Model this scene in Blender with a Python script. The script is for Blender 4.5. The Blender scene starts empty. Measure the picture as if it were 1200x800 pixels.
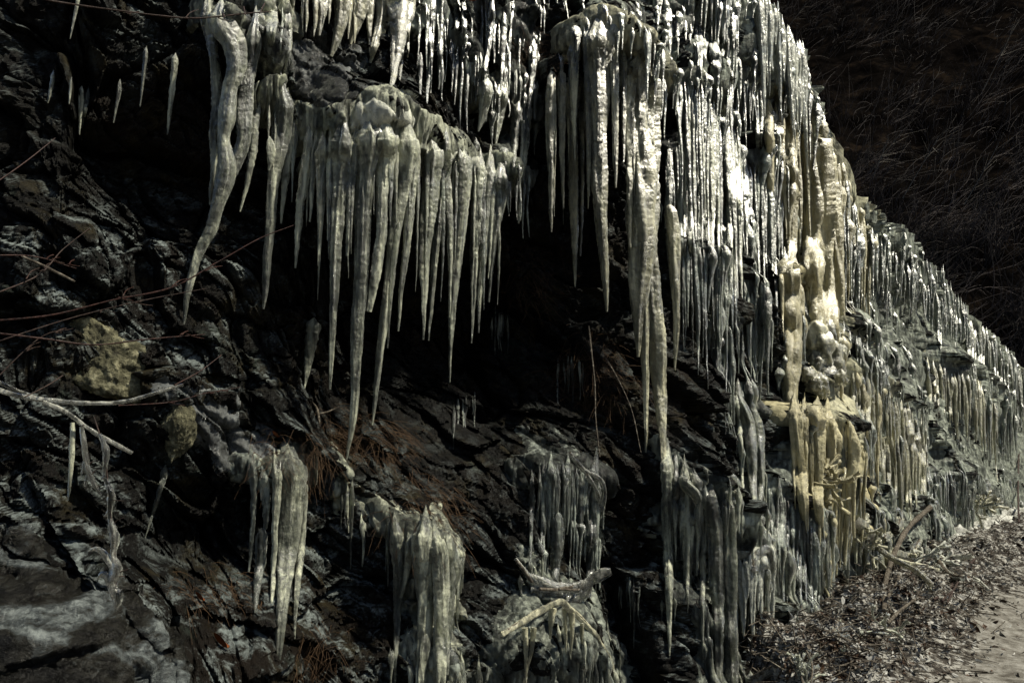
import bpy, math, random
import numpy as np
from mathutils import Vector
from mathutils.bvhtree import BVHTree

RNG = np.random.default_rng(7)
random.seed(7)
scene = bpy.context.scene
COL = scene.collection
R = math.radians

# ------------------------------------------------------------------ camera
PITCH = R(7.0)
CAM = np.array([0.0, 0.0, 1.6])
FPX = 1000.0                       # focal length in pixels of the 1200 px wide photograph
cp, sp = math.cos(PITCH), math.sin(PITCH)

def ray(px, py):
    cx = (np.asarray(px, float) - 600) / FPX
    cy = (400 - np.asarray(py, float)) / FPX
    return np.stack([cx + 0 * cy, cp - cy * sp, sp + cy * cp], -1)

def proj(P):
    q = P - CAM
    d = q[..., 1] * cp + q[..., 2] * sp
    v = -q[..., 1] * sp + q[..., 2] * cp
    d = np.maximum(d, 1e-3)
    return 600 + FPX * q[..., 0] / d, 400 - FPX * v / d

def at(px, py, Y):
    r = ray(px, py)
    return CAM + r * (np.asarray(Y, float) / r[..., 1])[..., None]

cam = bpy.data.cameras.new('camera'); co = bpy.data.objects.new('camera', cam); COL.objects.link(co)
cam.sensor_width = 36; cam.lens = 30.0; cam.clip_end = 3000; cam.clip_start = 0.05
co.location = CAM; co.rotation_euler = (R(90) + PITCH, 0, 0)
scene.camera = co

# ------------------------------------------------------------------ noise
_perm = np.random.default_rng(3).permutation(256).astype(np.int32)
_perm = np.concatenate([_perm, _perm, _perm])
_g3 = np.random.default_rng(5).normal(size=(256, 3)); _g3 /= np.linalg.norm(_g3, axis=1)[:, None]
_g3 = _g3.astype(np.float32)

def perlin(x, y, z=0.0):
    x, y, z = np.broadcast_arrays(np.asarray(x, np.float32), np.asarray(y, np.float32), np.asarray(z, np.float32))
    xi = np.floor(x).astype(np.int32); yi = np.floor(y).astype(np.int32); zi = np.floor(z).astype(np.int32)
    xf = x - xi; yf = y - yi; zf = z - zi
    u = xf ** 3 * (xf * (xf * 6 - 15) + 10); v = yf ** 3 * (yf * (yf * 6 - 15) + 10); w = zf ** 3 * (zf * (zf * 6 - 15) + 10)
    xi &= 255; yi &= 255; zi &= 255
    out = 0
    for dx in (0, 1):
        for dy in (0, 1):
            for dz in (0, 1):
                h = _perm[_perm[_perm[xi + dx] + yi + dy] + zi + dz]
                g = _g3[h]
                d = g[..., 0] * (xf - dx) + g[..., 1] * (yf - dy) + g[..., 2] * (zf - dz)
                out = out + d * (u if dx else 1 - u) * (v if dy else 1 - v) * (w if dz else 1 - w)
    return out * 1.5

def fbm(x, y, z=0.0, o=4, gain=0.5):
    a, t = 1.0, 0
    for k in range(o):
        t = t + a * perlin(x * 2 ** k + 17.3 * k, y * 2 ** k + 5.1 * k, z * 2 ** k + 3.7 * k); a *= gain
    return t

def ridged(x, y, z=0.0, o=3):
    a, t = 1.0, 0
    for k in range(o):
        t = t + a * (1 - 2 * np.abs(perlin(x * 2 ** k + 7.7 * k, y * 2 ** k + 2.3 * k, z + 9.1 * k))); a *= 0.5
    return t / 1.75

_c1 = np.random.default_rng(9).random((256, 5)).astype(np.float32)

def facets(x, y, tilt=1.0):
    """blocky rock: every Voronoi cell is a tilted facet; returns height and the distance to the cell border"""
    xi = np.floor(x).astype(np.int32); yi = np.floor(y).astype(np.int32)
    best = np.full(x.shape, 1e9, np.float32); sec = best.copy(); hh = np.zeros(x.shape, np.float32)
    for dx in (-1, 0, 1):
        for dy in (-1, 0, 1):
            c = _c1[_perm[_perm[(xi + dx) & 255] + ((yi + dy) & 255)]]
            ox = x - (xi + dx + c[..., 0]); oy = y - (yi + dy + c[..., 1])
            d = ox * ox + oy * oy
            h = c[..., 2] - 0.5 + tilt * ((c[..., 3] - 0.5) * ox + (c[..., 4] - 0.5) * oy)
            m = d < best
            sec = np.where(m, best, np.minimum(sec, d)); hh = np.where(m, h, hh); best = np.where(m, d, best)
    return hh, np.sqrt(sec) - np.sqrt(best)

def sstep(a, b, x):
    t = np.clip((x - a) / (b - a), 0, 1)
    return t * t * (3 - 2 * t)

def pchip(xk, yk, x):
    xk = np.asarray(xk, float); yk = np.asarray(yk, float)
    if len(xk) == 2: return np.interp(x, xk, yk)
    h = np.diff(xk); d = np.diff(yk) / h
    m = np.zeros_like(yk)
    for i in range(1, len(xk) - 1):
        if d[i - 1] * d[i] > 0:
            w1, w2 = 2 * h[i] + h[i - 1], h[i] + 2 * h[i - 1]
            m[i] = (w1 + w2) / (w1 / d[i - 1] + w2 / d[i])
    m[0], m[-1] = d[0], d[-1]
    x = np.clip(x, xk[0], xk[-1])
    i = np.clip(np.searchsorted(xk, x) - 1, 0, len(h) - 1)
    t = (x - xk[i]) / h[i]
    return ((2 * t ** 3 - 3 * t ** 2 + 1) * yk[i] + (t ** 3 - 2 * t ** 2 + t) * h[i] * m[i]
            + (-2 * t ** 3 + 3 * t ** 2) * yk[i + 1] + (t ** 3 - t ** 2) * h[i] * m[i + 1])

def spline(pts, t):
    """Catmull-Rom through the rows of pts at t in 0..1 (by chord length)"""
    P = np.asarray(pts, float)
    if len(P) == 2: return P[0] + (P[1] - P[0]) * np.asarray(t)[:, None]
    k = np.concatenate([[0], np.cumsum(np.linalg.norm(np.diff(P[:, :2], axis=0), axis=1))]); k /= k[-1]
    Q = np.vstack([2 * P[0] - P[1], P, 2 * P[-1] - P[-2]])
    i = np.clip(np.searchsorted(k, t) - 1, 0, len(P) - 2)
    u = ((t - k[i]) / (k[i + 1] - k[i]))[:, None]
    a, b, c, d = Q[i], Q[i + 1], Q[i + 2], Q[i + 3]
    return 0.5 * (2 * b + (c - a) * u + (2 * a - 5 * b + 4 * c - d) * u ** 2 + (3 * b - a - 3 * c + d) * u ** 3)

def blur(a, k):
    for ax in (0, 1):
        b = np.zeros_like(a)
        for s_ in range(-k, k + 1): b += np.roll(a, s_, ax)
        a = b / (2 * k + 1)
    return a

# ------------------------------------------------------------------ mesh plumbing
def mesh_obj(name, V, F, mat, parent=None, smooth=True):
    """V (n,3) world coordinates, F list of (m,k) index arrays"""
    me = bpy.data.meshes.new(name)
    V = np.asarray(V, np.float32)
    if parent is not None: V = V - np.array(parent.location, np.float32)
    F = [np.asarray(f, np.int32) for f in (F if isinstance(F, list) else [F]) if len(f)]
    me.vertices.add(len(V)); me.vertices.foreach_set('co', V.ravel())
    loops = np.concatenate([f.ravel() for f in F])
    tot = np.concatenate([np.full(len(f), f.shape[1], np.int32) for f in F])
    me.loops.add(len(loops)); me.loops.foreach_set('vertex_index', loops)
    me.polygons.add(len(tot)); me.polygons.foreach_set('loop_start', np.concatenate([[0], np.cumsum(tot)[:-1]]).astype(np.int32))
    me.update(calc_edges=True)
    me.validate()
    me.polygons.foreach_set('use_smooth', np.full(len(me.polygons), smooth, bool))
    me.materials.append(mat)
    o = bpy.data.objects.new(name, me); COL.objects.link(o)
    if parent is not None: o.parent = parent
    return o

def thing(name, label, cat, loc, group=None):
    o = bpy.data.objects.new(name, None); COL.objects.link(o)
    o.empty_display_size = 0.1
    o.location = [float(v) for v in loc]; o['label'] = label; o['category'] = cat
    if group: o['group'] = group
    return o

def tag(o, label=None, cat=None, group=None, kind=None):
    for k, v in (('label', label), ('category', cat), ('group', group), ('kind', kind)):
        if v: o[k] = v
    return o

class MB:
    def __init__(s): s.V = []; s.F = {}; s.n = 0
    def add(s, V, F):
        F = np.asarray(F, np.int32)
        s.V.append(np.asarray(V, np.float32)); s.F.setdefault(F.shape[1], []).append(F + s.n); s.n += len(V)
    def build(s, name, mat, parent=None, smooth=True):
        return mesh_obj(name, np.concatenate(s.V), [np.concatenate(f) for f in s.F.values()], mat, parent, smooth)

def ring_faces(n, k):
    i = np.arange(n - 1)[:, None]; j = np.arange(k)[None, :]
    a = i * k + j; b = i * k + (j + 1) % k
    return np.stack([a, b, b + k, a + k], -1).reshape(-1, 4)

def tube_verts(C, rad, k, depth=1.0, seed=0.0, lump=0.12, streak=0.15, hz=30.0, ripple=0.0):
    """rings round the centre line C (n,3); rad (n,); lumpy like frozen water"""
    C = np.asarray(C, float); n = len(C)
    T = np.gradient(C, axis=0); T /= np.linalg.norm(T, axis=1)[:, None] + 1e-9
    view = C - CAM; view /= np.linalg.norm(view, axis=1)[:, None]
    A = np.cross(T, view); l = np.linalg.norm(A, axis=1)[:, None]
    A = np.where(l < 0.05, np.cross(T, [0.3, 0.1, 0.95]), A); A /= np.linalg.norm(A, axis=1)[:, None]
    B = np.cross(A, T)
    th = np.linspace(0, 2 * np.pi, k, endpoint=False)
    L = np.concatenate([[0], np.cumsum(np.linalg.norm(np.diff(C, axis=0), axis=1))])[:, None]
    cx, sx = np.cos(th)[None], np.sin(th)[None]
    r = np.asarray(rad)[:, None] * (1 + streak * 1.4 * perlin(cx * 1.7 + seed, sx * 1.7, L * 2.0 + seed)
                                    - streak * 1.3 * (1 - 2.5 * np.abs(perlin(cx * 2.6 - seed, sx * 2.6, L * 1.1 + seed)))
                                    + lump * 0.8 * perlin(cx * 0.8 + seed, sx * 0.8 + seed, L * hz * 0.35)
                                    + lump * perlin(cx * 2.2 + seed, sx * 2.2 - seed, L * hz * 1.6)
                                    + lump * 0.6 * perlin(cx * 4.5 + seed, sx * 4.5 - seed, L * hz * 2.8)
                                    + ripple * np.sin(L * 420 + 2 * perlin(L * 9, seed)))
    V = C[:, None] + A[:, None] * (r * cx)[..., None] + B[:, None] * (r * sx * depth)[..., None]
    return V.reshape(-1, 3)

def add_tube(mb, C, rad, k=8, **kw):
    V = tube_verts(C, rad, k, **kw); n = len(C)
    mb.add(V, ring_faces(n, k))
    capV = np.vstack([V[:k], C[0][None]]); j = np.arange(k)
    mb.add(capV, np.stack([(j + 1) % k, j, np.full(k, k)], -1))
    capV = np.vstack([V[-k:], C[-1][None]])
    mb.add(capV, np.stack([j, (j + 1) % k, np.full(k, k)], -1))

# ------------------------------------------------------------------ materials
class NT:
    def __init__(s, name):
        s.m = bpy.data.materials.new(name); s.m.use_nodes = True; s.t = s.m.node_tree
        s.b = s.t.nodes['Principled BSDF']; s.c = s.n('ShaderNodeNewGeometry').outputs['Position']
    def n(s, typ, **kw):
        nd = s.t.nodes.new(typ)
        for k, v in kw.items(): setattr(nd, k, v)
        return nd
    def link(s, a, b): s.t.links.new(a, b)
    def val(s, sock, v):
        if hasattr(v, 'is_output'): s.link(v, sock)
        else: sock.default_value = v
    def map(s, scale):
        m = s.n('ShaderNodeMapping'); s.link(s.c, m.inputs['Vector']); m.inputs['Scale'].default_value = scale
        return m.outputs[0]
    def noise(s, scale, detail=6, rough=0.6, vec=None, dist=0.0):
        n = s.n('ShaderNodeTexNoise'); s.link(vec if vec is not None else s.c, n.inputs['Vector'])
        n.inputs['Scale'].default_value = scale; n.inputs['Detail'].default_value = detail
        n.inputs['Roughness'].default_value = rough; n.inputs['Distortion'].default_value = dist
        return n.outputs['Fac']
    def ramp(s, fac, stops):
        r = s.n('ShaderNodeValToRGB'); s.link(fac, r.inputs[0]); e = r.color_ramp.elements
        while len(e) < len(stops): e.new(0.5)
        for el, (p, c) in zip(e, stops):
            el.position = p; el.color = (c, c, c, 1) if isinstance(c, (int, float)) else (*c, 1)
        return r.outputs[0]
    def mix(s, f, a, b, mode='MIX'):
        m = s.n('ShaderNodeMix', data_type='RGBA', blend_type=mode)
        s.val(m.inputs[0], f)
        for sock, v in ((m.inputs[6], a), (m.inputs[7], b)):
            s.val(sock, (*v, 1) if isinstance(v, tuple) and len(v) == 3 else v)
        return m.outputs[2]
    def math(s, op, a, b=0.5):
        m = s.n('ShaderNodeMath', operation=op); s.val(m.inputs[0], a); s.val(m.inputs[1], b); return m.outputs[0]
    def bump(s, h, strength, dist, prev=None):
        b = s.n('ShaderNodeBump'); b.inputs['Strength'].default_value = strength; b.inputs['Distance'].default_value = dist
        s.link(h, b.inputs['Height'])
        if prev is not None: s.link(prev, b.inputs['Normal'])
        return b.outputs[0]

def ice(name, pale, deep, trans=0.3, rough=(0.42, 0.68), streak=24.0, bump=0.8):
    t = NT(name); b = t.b
    v = t.map((streak, streak, 3.0))
    n1 = t.noise(1.0, 5, 0.6, v, 0.6)
    n2 = t.noise(22, 6, 0.65)
    n3 = t.noise(95, 4, 0.7); n4 = t.noise(2.6, 3, 0.5)
    rnd = t.n('ShaderNodeObjectInfo').outputs['Random']          # no two icicles are equally clear
    f = t.math('ADD', t.math('ADD', t.math('MULTIPLY', n1, 0.45), t.math('MULTIPLY', n2, 0.2)), t.math('ADD', t.math('MULTIPLY', n3, 0.12), t.math('MULTIPLY', n4, 0.23)))
    f = t.math('ADD', f, t.math('MULTIPLY', t.math('SUBTRACT', rnd, 0.5), 0.10))
    t.link(t.ramp(f, [(0.41, deep), (0.50, tuple((p + d) / 2 for p, d in zip(pale, deep))), (0.58, pale)]), b.inputs['Base Color'])
    t.link(t.ramp(t.noise(14, 4), [(0.35, rough[0]), (0.7, rough[1])]), b.inputs['Roughness'])
    t.link(t.ramp(f, [(0.40, min(1.0, trans * 2.0)), (0.50, min(1.0, trans * 1.5)), (0.60, trans * 0.7)]), b.inputs['Transmission Weight'])
    b.inputs['IOR'].default_value = 1.31; b.inputs['Specular IOR Level'].default_value = 0.12
    b.inputs['Coat Weight'].default_value = 0.12; b.inputs['Coat Roughness'].default_value = 0.06; b.inputs['Coat IOR'].default_value = 1.33
    b.inputs['Sheen Weight'].default_value = 0.3; b.inputs['Sheen Roughness'].default_value = 0.25; b.inputs['Sheen Tint'].default_value = (0.92, 0.97, 0.88, 1)
    msk = t.ramp(t.noise(6.0, 3), [(0.40, 0.15), (0.62, 1.0)])   # glassy stretches between rough ones
    h1 = t.bump(t.math('MULTIPLY', t.noise(1.0, 4, 0.6, t.map((60, 60, 22))), msk), bump, 0.020)
    h2 = t.bump(t.math('MULTIPLY', t.noise(120, 5, 0.75), msk), bump, 0.008, h1)
    t.link(h2, b.inputs['Normal'])
    t.link(t.bump(t.noise(75, 3, 0.6), 0.8, 0.010, h1), b.inputs['Coat Normal'])
    return t.m

def rock_material():
    t = NT('wet rock'); b = t.b
    warp = t.noise(2.2, 6, 0.65, None, 0.8)
    fine = t.noise(16, 8, 0.7, None, 0.4)
    strata = t.noise(1.0, 6, 0.65, t.map((3.0, 3.0, 9.0)), 1.2)
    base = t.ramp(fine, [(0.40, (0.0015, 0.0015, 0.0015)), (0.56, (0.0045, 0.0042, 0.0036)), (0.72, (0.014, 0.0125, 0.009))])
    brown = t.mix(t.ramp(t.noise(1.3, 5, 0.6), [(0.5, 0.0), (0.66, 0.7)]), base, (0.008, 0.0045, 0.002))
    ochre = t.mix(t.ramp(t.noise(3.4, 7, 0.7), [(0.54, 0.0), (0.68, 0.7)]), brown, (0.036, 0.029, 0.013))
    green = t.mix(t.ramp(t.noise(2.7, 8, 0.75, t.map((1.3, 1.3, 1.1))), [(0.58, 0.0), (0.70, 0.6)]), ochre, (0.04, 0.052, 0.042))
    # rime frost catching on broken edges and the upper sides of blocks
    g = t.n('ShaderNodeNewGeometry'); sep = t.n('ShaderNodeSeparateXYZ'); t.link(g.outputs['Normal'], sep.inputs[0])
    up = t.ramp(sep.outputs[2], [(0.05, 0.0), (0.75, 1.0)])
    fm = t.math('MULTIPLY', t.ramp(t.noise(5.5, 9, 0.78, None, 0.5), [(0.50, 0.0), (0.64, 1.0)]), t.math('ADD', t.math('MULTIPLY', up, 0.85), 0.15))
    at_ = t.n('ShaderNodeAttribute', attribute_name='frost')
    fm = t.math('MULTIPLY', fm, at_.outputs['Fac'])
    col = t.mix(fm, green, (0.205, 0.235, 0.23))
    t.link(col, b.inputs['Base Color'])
    t.link(t.ramp(strata, [(0.35, 0.3), (0.65, 0.75)]), b.inputs['Roughness'])
    b.inputs['Specular IOR Level'].default_value = 0.13
    h = t.bump(strata, 0.6, 0.05); h = t.bump(fine, 0.9, 0.03, h); h = t.bump(t.noise(90, 5, 0.7), 0.6, 0.008, h)
    t.link(h, b.inputs['Normal'])
    return t.m

def mound_material():
    t = NT('dull mound ice'); b = t.b
    big = t.noise(2.3, 4, 0.55, t.map((1.0, 1.0, 1.9)), 1.2); mid = t.noise(9, 6, 0.7, t.map((1, 1, 1.8)), 0.8); fine = t.noise(45, 5, 0.75)
    f = t.math('ADD', t.math('MULTIPLY', big, 0.5), t.math('ADD', t.math('MULTIPLY', mid, 0.33), t.math('MULTIPLY', fine, 0.17)))
    t.link(t.ramp(f, [(0.44, (0.003, 0.0028, 0.0022)), (0.50, (0.018, 0.017, 0.013)), (0.55, (0.07, 0.08, 0.082)), (0.63, (0.27, 0.30, 0.295))]), b.inputs['Base Color'])
    b.inputs['Roughness'].default_value = 0.3; b.inputs['Specular IOR Level'].default_value = 0.3
    h = t.bump(mid, 1.0, 0.06); t.link(t.bump(fine, 0.9, 0.015, h), b.inputs['Normal'])
    return t.m

def plain(name, stops, scale=20, rough=0.7, bump=0.4, dist=0.01, spec=0.3, streak=None):
    t = NT(name)
    n = t.noise(scale, 7, 0.68, t.map(streak) if streak else None)
    t.link(t.ramp(n, stops), t.b.inputs['Base Color'])
    t.b.inputs['Roughness'].default_value = rough; t.b.inputs['Specular IOR Level'].default_value = spec
    t.link(t.bump(n, bump, dist), t.b.inputs['Normal'])
    return t.m

M = {
    'grey': ice('milky grey ice', (0.76, 0.78, 0.60), (0.21, 0.24, 0.22), 0.55),
    'white': ice('white opaque ice', (0.78, 0.78, 0.66), (0.36, 0.38, 0.34), 0.2, (0.15, 0.5)),
    'yellow': ice('mineral stained yellow ice', (0.66, 0.60, 0.38), (0.34, 0.305, 0.175), 0.24),
    'cream': ice('cream ice', (0.77, 0.74, 0.52), (0.27, 0.27, 0.19), 0.48),
    'clear': ice('clear dark ice', (0.53, 0.58, 0.50), (0.19, 0.22, 0.215), 0.6, (0.32, 0.6)),
    'glaze': ice('grey glaze ice', (0.53, 0.575, 0.48), (0.10, 0.118, 0.115), 0.5, (0.38, 0.66), 22.0, 1.0),
    'rime': ice('frosted glaze on rock', (0.27, 0.285, 0.285), (0.035, 0.036, 0.036), 0.2, (0.2, 0.55), 5.0, 0.8),
    'mound': mound_material(),
    'coat': ice('clear ice coat on twigs', (0.70, 0.70, 0.62), (0.40, 0.40, 0.36), 0.55, (0.05, 0.25)),
    'rock': rock_material(),
    'bark': plain('dark bark', [(0.35, (0.012, 0.008, 0.006)), (0.65, (0.06, 0.035, 0.028))], 60, 0.6),
    'redbark': plain('reddish twig bark', [(0.35, (0.010, 0.005, 0.004)), (0.65, (0.06, 0.022, 0.016))], 60, 0.5),
    'wood': plain('weathered wood', [(0.38, (0.02, 0.015, 0.010)), (0.52, (0.08, 0.065, 0.048)), (0.66, (0.24, 0.215, 0.175))], 40, 0.7, 0.8, 0.01),
    'grass': plain('dead grass', [(0.35, (0.022, 0.012, 0.006)), (0.68, (0.12, 0.07, 0.034))], 14, 0.7),
    'leaf': plain('dead leaves', [(0.38, (0.010, 0.006, 0.004)), (0.45, (0.07, 0.036, 0.018)), (0.50, (0.26, 0.255, 0.235)), (0.68, (0.55, 0.54, 0.50))], 6.0, 0.5),
    'redleaf': plain('russet leaf', [(0.3, (0.12, 0.03, 0.008)), (0.7, (0.32, 0.09, 0.02))], 20, 0.5),
    'lichen': plain('lichened stone', [(0.28, (0.02, 0.018, 0.012)), (0.5, (0.10, 0.095, 0.055)), (0.66, (0.36, 0.34, 0.22))], 16, 0.8, 1.0, 0.05),
    'twig': plain('bare brushwood', [(0.38, (0.012, 0.010, 0.009)), (0.55, (0.05, 0.04, 0.038)), (0.7, (0.095, 0.08, 0.076))], 0.35, 0.8),
    'paletwig': plain('pale bare stems', [(0.35, (0.07, 0.06, 0.05)), (0.7, (0.2, 0.18, 0.15))], 6, 0.8),
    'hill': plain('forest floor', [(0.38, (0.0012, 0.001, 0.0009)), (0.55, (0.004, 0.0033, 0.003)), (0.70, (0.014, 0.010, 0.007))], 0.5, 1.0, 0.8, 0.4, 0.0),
    'ground': plain('frosted litter', [(0.40, (0.010, 0.007, 0.005)), (0.5, (0.05, 0.042, 0.033)), (0.58, (0.34, 0.33, 0.30))], 11, 0.8, 1.0, 0.04),
    'spill': plain('crusted frozen spill', [(0.34, (0.05, 0.047, 0.04)), (0.46, (0.30, 0.30, 0.27)), (0.62, (0.62, 0.62, 0.57))], 8, 0.45, 1.0, 0.04),
    'path': plain('trodden icy path', [(0.36, (0.07, 0.062, 0.05)), (0.48, (0.16, 0.15, 0.13)), (0.64, (0.29, 0.28, 0.255))], 9, 0.6, 1.0, 0.03),
}

# ------------------------------------------------------------------ the cliff
KX = [-420, -200, 0, 200, 400, 600, 780, 900, 1000, 1100, 1200, 1262, 1306]
KD = [4.6, 4.4, 4.4, 4.8, 5.25, 5.8, 6.35, 7.4, 9.4, 13.2, 21.0, 33.0, 58.0]
colpx = np.concatenate([np.linspace(-420, -40, 110, endpoint=False), np.linspace(-40, 1215, 850, endpoint=False), np.linspace(1215, 1306, 60)])
depth = np.exp(pchip(KX, np.log(KD), colpx))
tana = (colpx - 600) / FPX * cp
plan = np.stack([tana * depth, depth], -1)
S = np.concatenate([[0], np.cumsum(np.linalg.norm(np.diff(plan, axis=0), axis=1))])
tg = np.gradient(plan, axis=0)
ker = np.hanning(61); ker /= ker.sum()
tg = np.stack([np.convolve(np.pad(tg[:, i] / np.linalg.norm(tg, axis=1), 30, 'edge'), ker, 'valid') for i in (0, 1)], -1)
tg /= np.linalg.norm(tg, axis=1)[:, None]
nrm = np.stack([tg[:, 1], -tg[:, 0]], -1)            # towards the viewer's side

# silhouette of the cliff top, from the photograph
SX = [-420, 600, 860, 905, 922, 955, 978, 1000, 1012, 1060, 1092, 1130, 1152, 1200, 1306]
SY = [-330, -260, -120, -30, 0, 75, 92, 182, 232, 265, 292, 345, 382, 432, 524]
LEAN = 0.16
sy = np.interp(colpx, SX, SY)
elev = (sp + (400 - sy) / FPX * cp) / (cp - (400 - sy) / FPX * sp)
ztop = 1.6 + depth * 1.05 * elev
NR = 640; NB = 40
v = np.linspace(0, 1, NR)[None]
zb = -1.3
Z = zb + (ztop[:, None] - zb) * v                     # (cols, rows)
S2 = np.broadcast_to(S[:, None], Z.shape).astype(np.float32)
Zf = Z.astype(np.float32)

def place(D, Zc=Z):
    P = np.empty(D.shape + (3,), np.float32)
    P[..., 0] = plan[:, None, 0] + nrm[:, None, 0] * D
    P[..., 1] = plan[:, None, 1] + nrm[:, None, 1] * D
    P[..., 2] = Zc
    return P

D0 = -LEAN * (Z - 1.6)
PX, PY = proj(place(D0))

def blob(x, y, rx, ry, p=1.0):
    return np.exp(-(((PX - x) / rx) ** 2 + ((PY - y) / ry) ** 2) ** p)

macro = D0.copy()
for (x, y, rx, ry, a) in [
    (610, 410, 190, 170, -0.95), (420, 430, 130, 150, -0.40), (150, 190, 150, 70, -0.30), (240, 640, 90, 60, -0.40),
    (410, 690, 60, 110, -0.35), (755, 690, 40, 120, -0.40), (640, 300, 60, 90, -0.25), (600, 120, 70, 70, -0.25),
    (445, 150, 90, 45, 0.38), (280, 60, 70, 50, 0.22), (720, 60, 70, 60, 0.25), (860, 40, 90, 60, 0.15),
    (130, 430, 90, 70, 0.10), (260, 480, 110, 50, 0.12), (380, 540, 80, 40, 0.16), (480, 620, 60, 60, 0.28),
    (820, 570, 60, 60, 0.25), (660, 560, 40, 40, 0.22), (640, 740, 90, 60, 0.45), (520, 760, 60, 80, 0.2),
    (965, 420, 30, 50, 0.25), (950, 500, 40, 25, 0.35), (60, 740, 230, 90, 0.75), (250, 790, 180, 60, 0.35)]:
    macro += a * blob(x, y, rx, ry)

macro += blob(60, 740, 200, 90) * (0.16 * fbm(S2 * 1.7, Zf * 3.2, 6.0, 3) + 0.05 * ridged(S2 * 4 + Zf * 3, Zf * 9, 2.0, 2))
# base surface with ledges: icicles hang from these lines (photograph pixels)
def coarse_bvh(P, st=3):
    Q = P[::st, ::st]; n, m = Q.shape[:2]
    i = np.arange(n - 1)[:, None] * m + np.arange(m - 1)[None]
    F = np.stack([i, i + m, i + m + 1, i + 1], -1).reshape(-1, 4)
    return BVHTree.FromPolygons(Q.reshape(-1, 3).tolist(), F.tolist())

bvh0 = coarse_bvh(place(macro), 4)
def cast(bvh, px, py):
    d = ray(px, py); hit = bvh.ray_cast(Vector(CAM), Vector(d))[0]
    return None if hit is None else np.array(hit)

LEDGES = []
def ledge(pts, amp=0.14, up=0.28, rec=0.12, down=0.35):
    LEDGES.append((pts, amp, up, rec, down))

exec_curtains = []
def C(label, pts, n=0, L=(60, 120), w=(4, 9), mat='grey', ex=(), amp=0.14, up=0.28, rec=0.12, crust=1.0, name='icicle_curtain', cat='icicle curtain', cmat=None, out=0.03, down=0.35, lean=0.0, ch=0.18):
    exec_curtains.append(dict(label=label, pts=pts, n=n, L=L, w=w, mat=mat, ex=ex, crust=crust, name=name, cat=cat, cmat=cmat or mat, out=out, lean=lean, ch=ch))
    ledge(pts, amp, up, rec, down)

# --- left and centre top
C('pale bent icicle curtain with holes at upper left, its long tip swept to the left', [(236, 22), (262, 34), (292, 50), (318, 80)], 0, mat='grey',
  ex=[[243, 22, 16, 248, 50, 14, 252, 84, 12, 254, 128, 13, 250, 159, 11, 251, 189, 8, 248, 215, 5, 246, 240, 2],
      [258, 28, 28, 272, 52, 28, 276, 78, 25, 270, 105, 22, 266, 135, 24, 263, 162, 15, 266, 200, 22, 254, 243, 17, 246, 270, 16, 233, 297, 13, 221, 337, 9, 215, 380, 2],
      [297, 50, 20, 291, 98, 18, 288, 135, 20, 286, 165, 15, 272, 198, 15, 262, 220, 10],
      ], up=0.35, amp=0.2)
C('short ice drapery with three slim tongues beneath the bare twig at the top', [(296, 4), (320, 8), (345, 34)], 4, (20, 60), (4, 7), 'grey',
  ex=[[312, 4, 26, 319, 22, 18, 317, 45, 10, 315, 62, 4], [304, 10, 12, 306, 36, 8, 312, 56, 5], [336, 30, 10, 338, 55, 7, 332, 92, 2],
      [316, 62, 16, 312, 90, 9, 309, 128, 2]], amp=0.1)
C('ragged group of slender icicles below the bent icicle curtain', [(292, 142), (318, 126), (345, 150), (372, 172)], 7, (60, 110), (3, 6), 'grey',
  ex=[[299, 145, 12, 296, 180, 11, 291, 210, 8, 281, 248, 2], [332, 126, 20, 327, 160, 21, 322, 195, 19, 318, 240, 15, 315, 290, 12, 312, 331, 8, 309, 362, 2],
      [316, 160, 9, 317, 180, 11, 315, 200, 2], [363, 172, 14, 357, 205, 14, 352, 240, 10, 349, 275, 7, 346, 314, 2], [340, 160, 14, 334, 215, 9, 329, 262, 2],
      [368, 180, 8, 366, 220, 6, 363, 260, 2]])
C('cream icicle curtain cut by the top edge, one yellowish tongue longest', [(340, -14), (390, -16), (440, -14), (484, -16)], 16, (50, 95), (7, 13), 'cream',
  ex=[[468, -14, 40, 470, 10, 34, 468, 34, 24, 466, 60, 15, 461, 90, 9, 456, 118, 2], [450, -10, 22, 448, 20, 17, 440, 50, 10, 434, 74, 3],
      [400, -10, 26, 402, 12, 20, 396, 40, 14, 388, 66, 4], [424, -10, 24, 418, 22, 16, 411, 52, 3], [376, -10, 20, 378, 12, 13, 374, 42, 3], [479, -6, 10, 479, 30, 7, 478, 68, 2],
      [472, 40, 8, 470, 72, 6, 468, 98, 2]])
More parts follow.
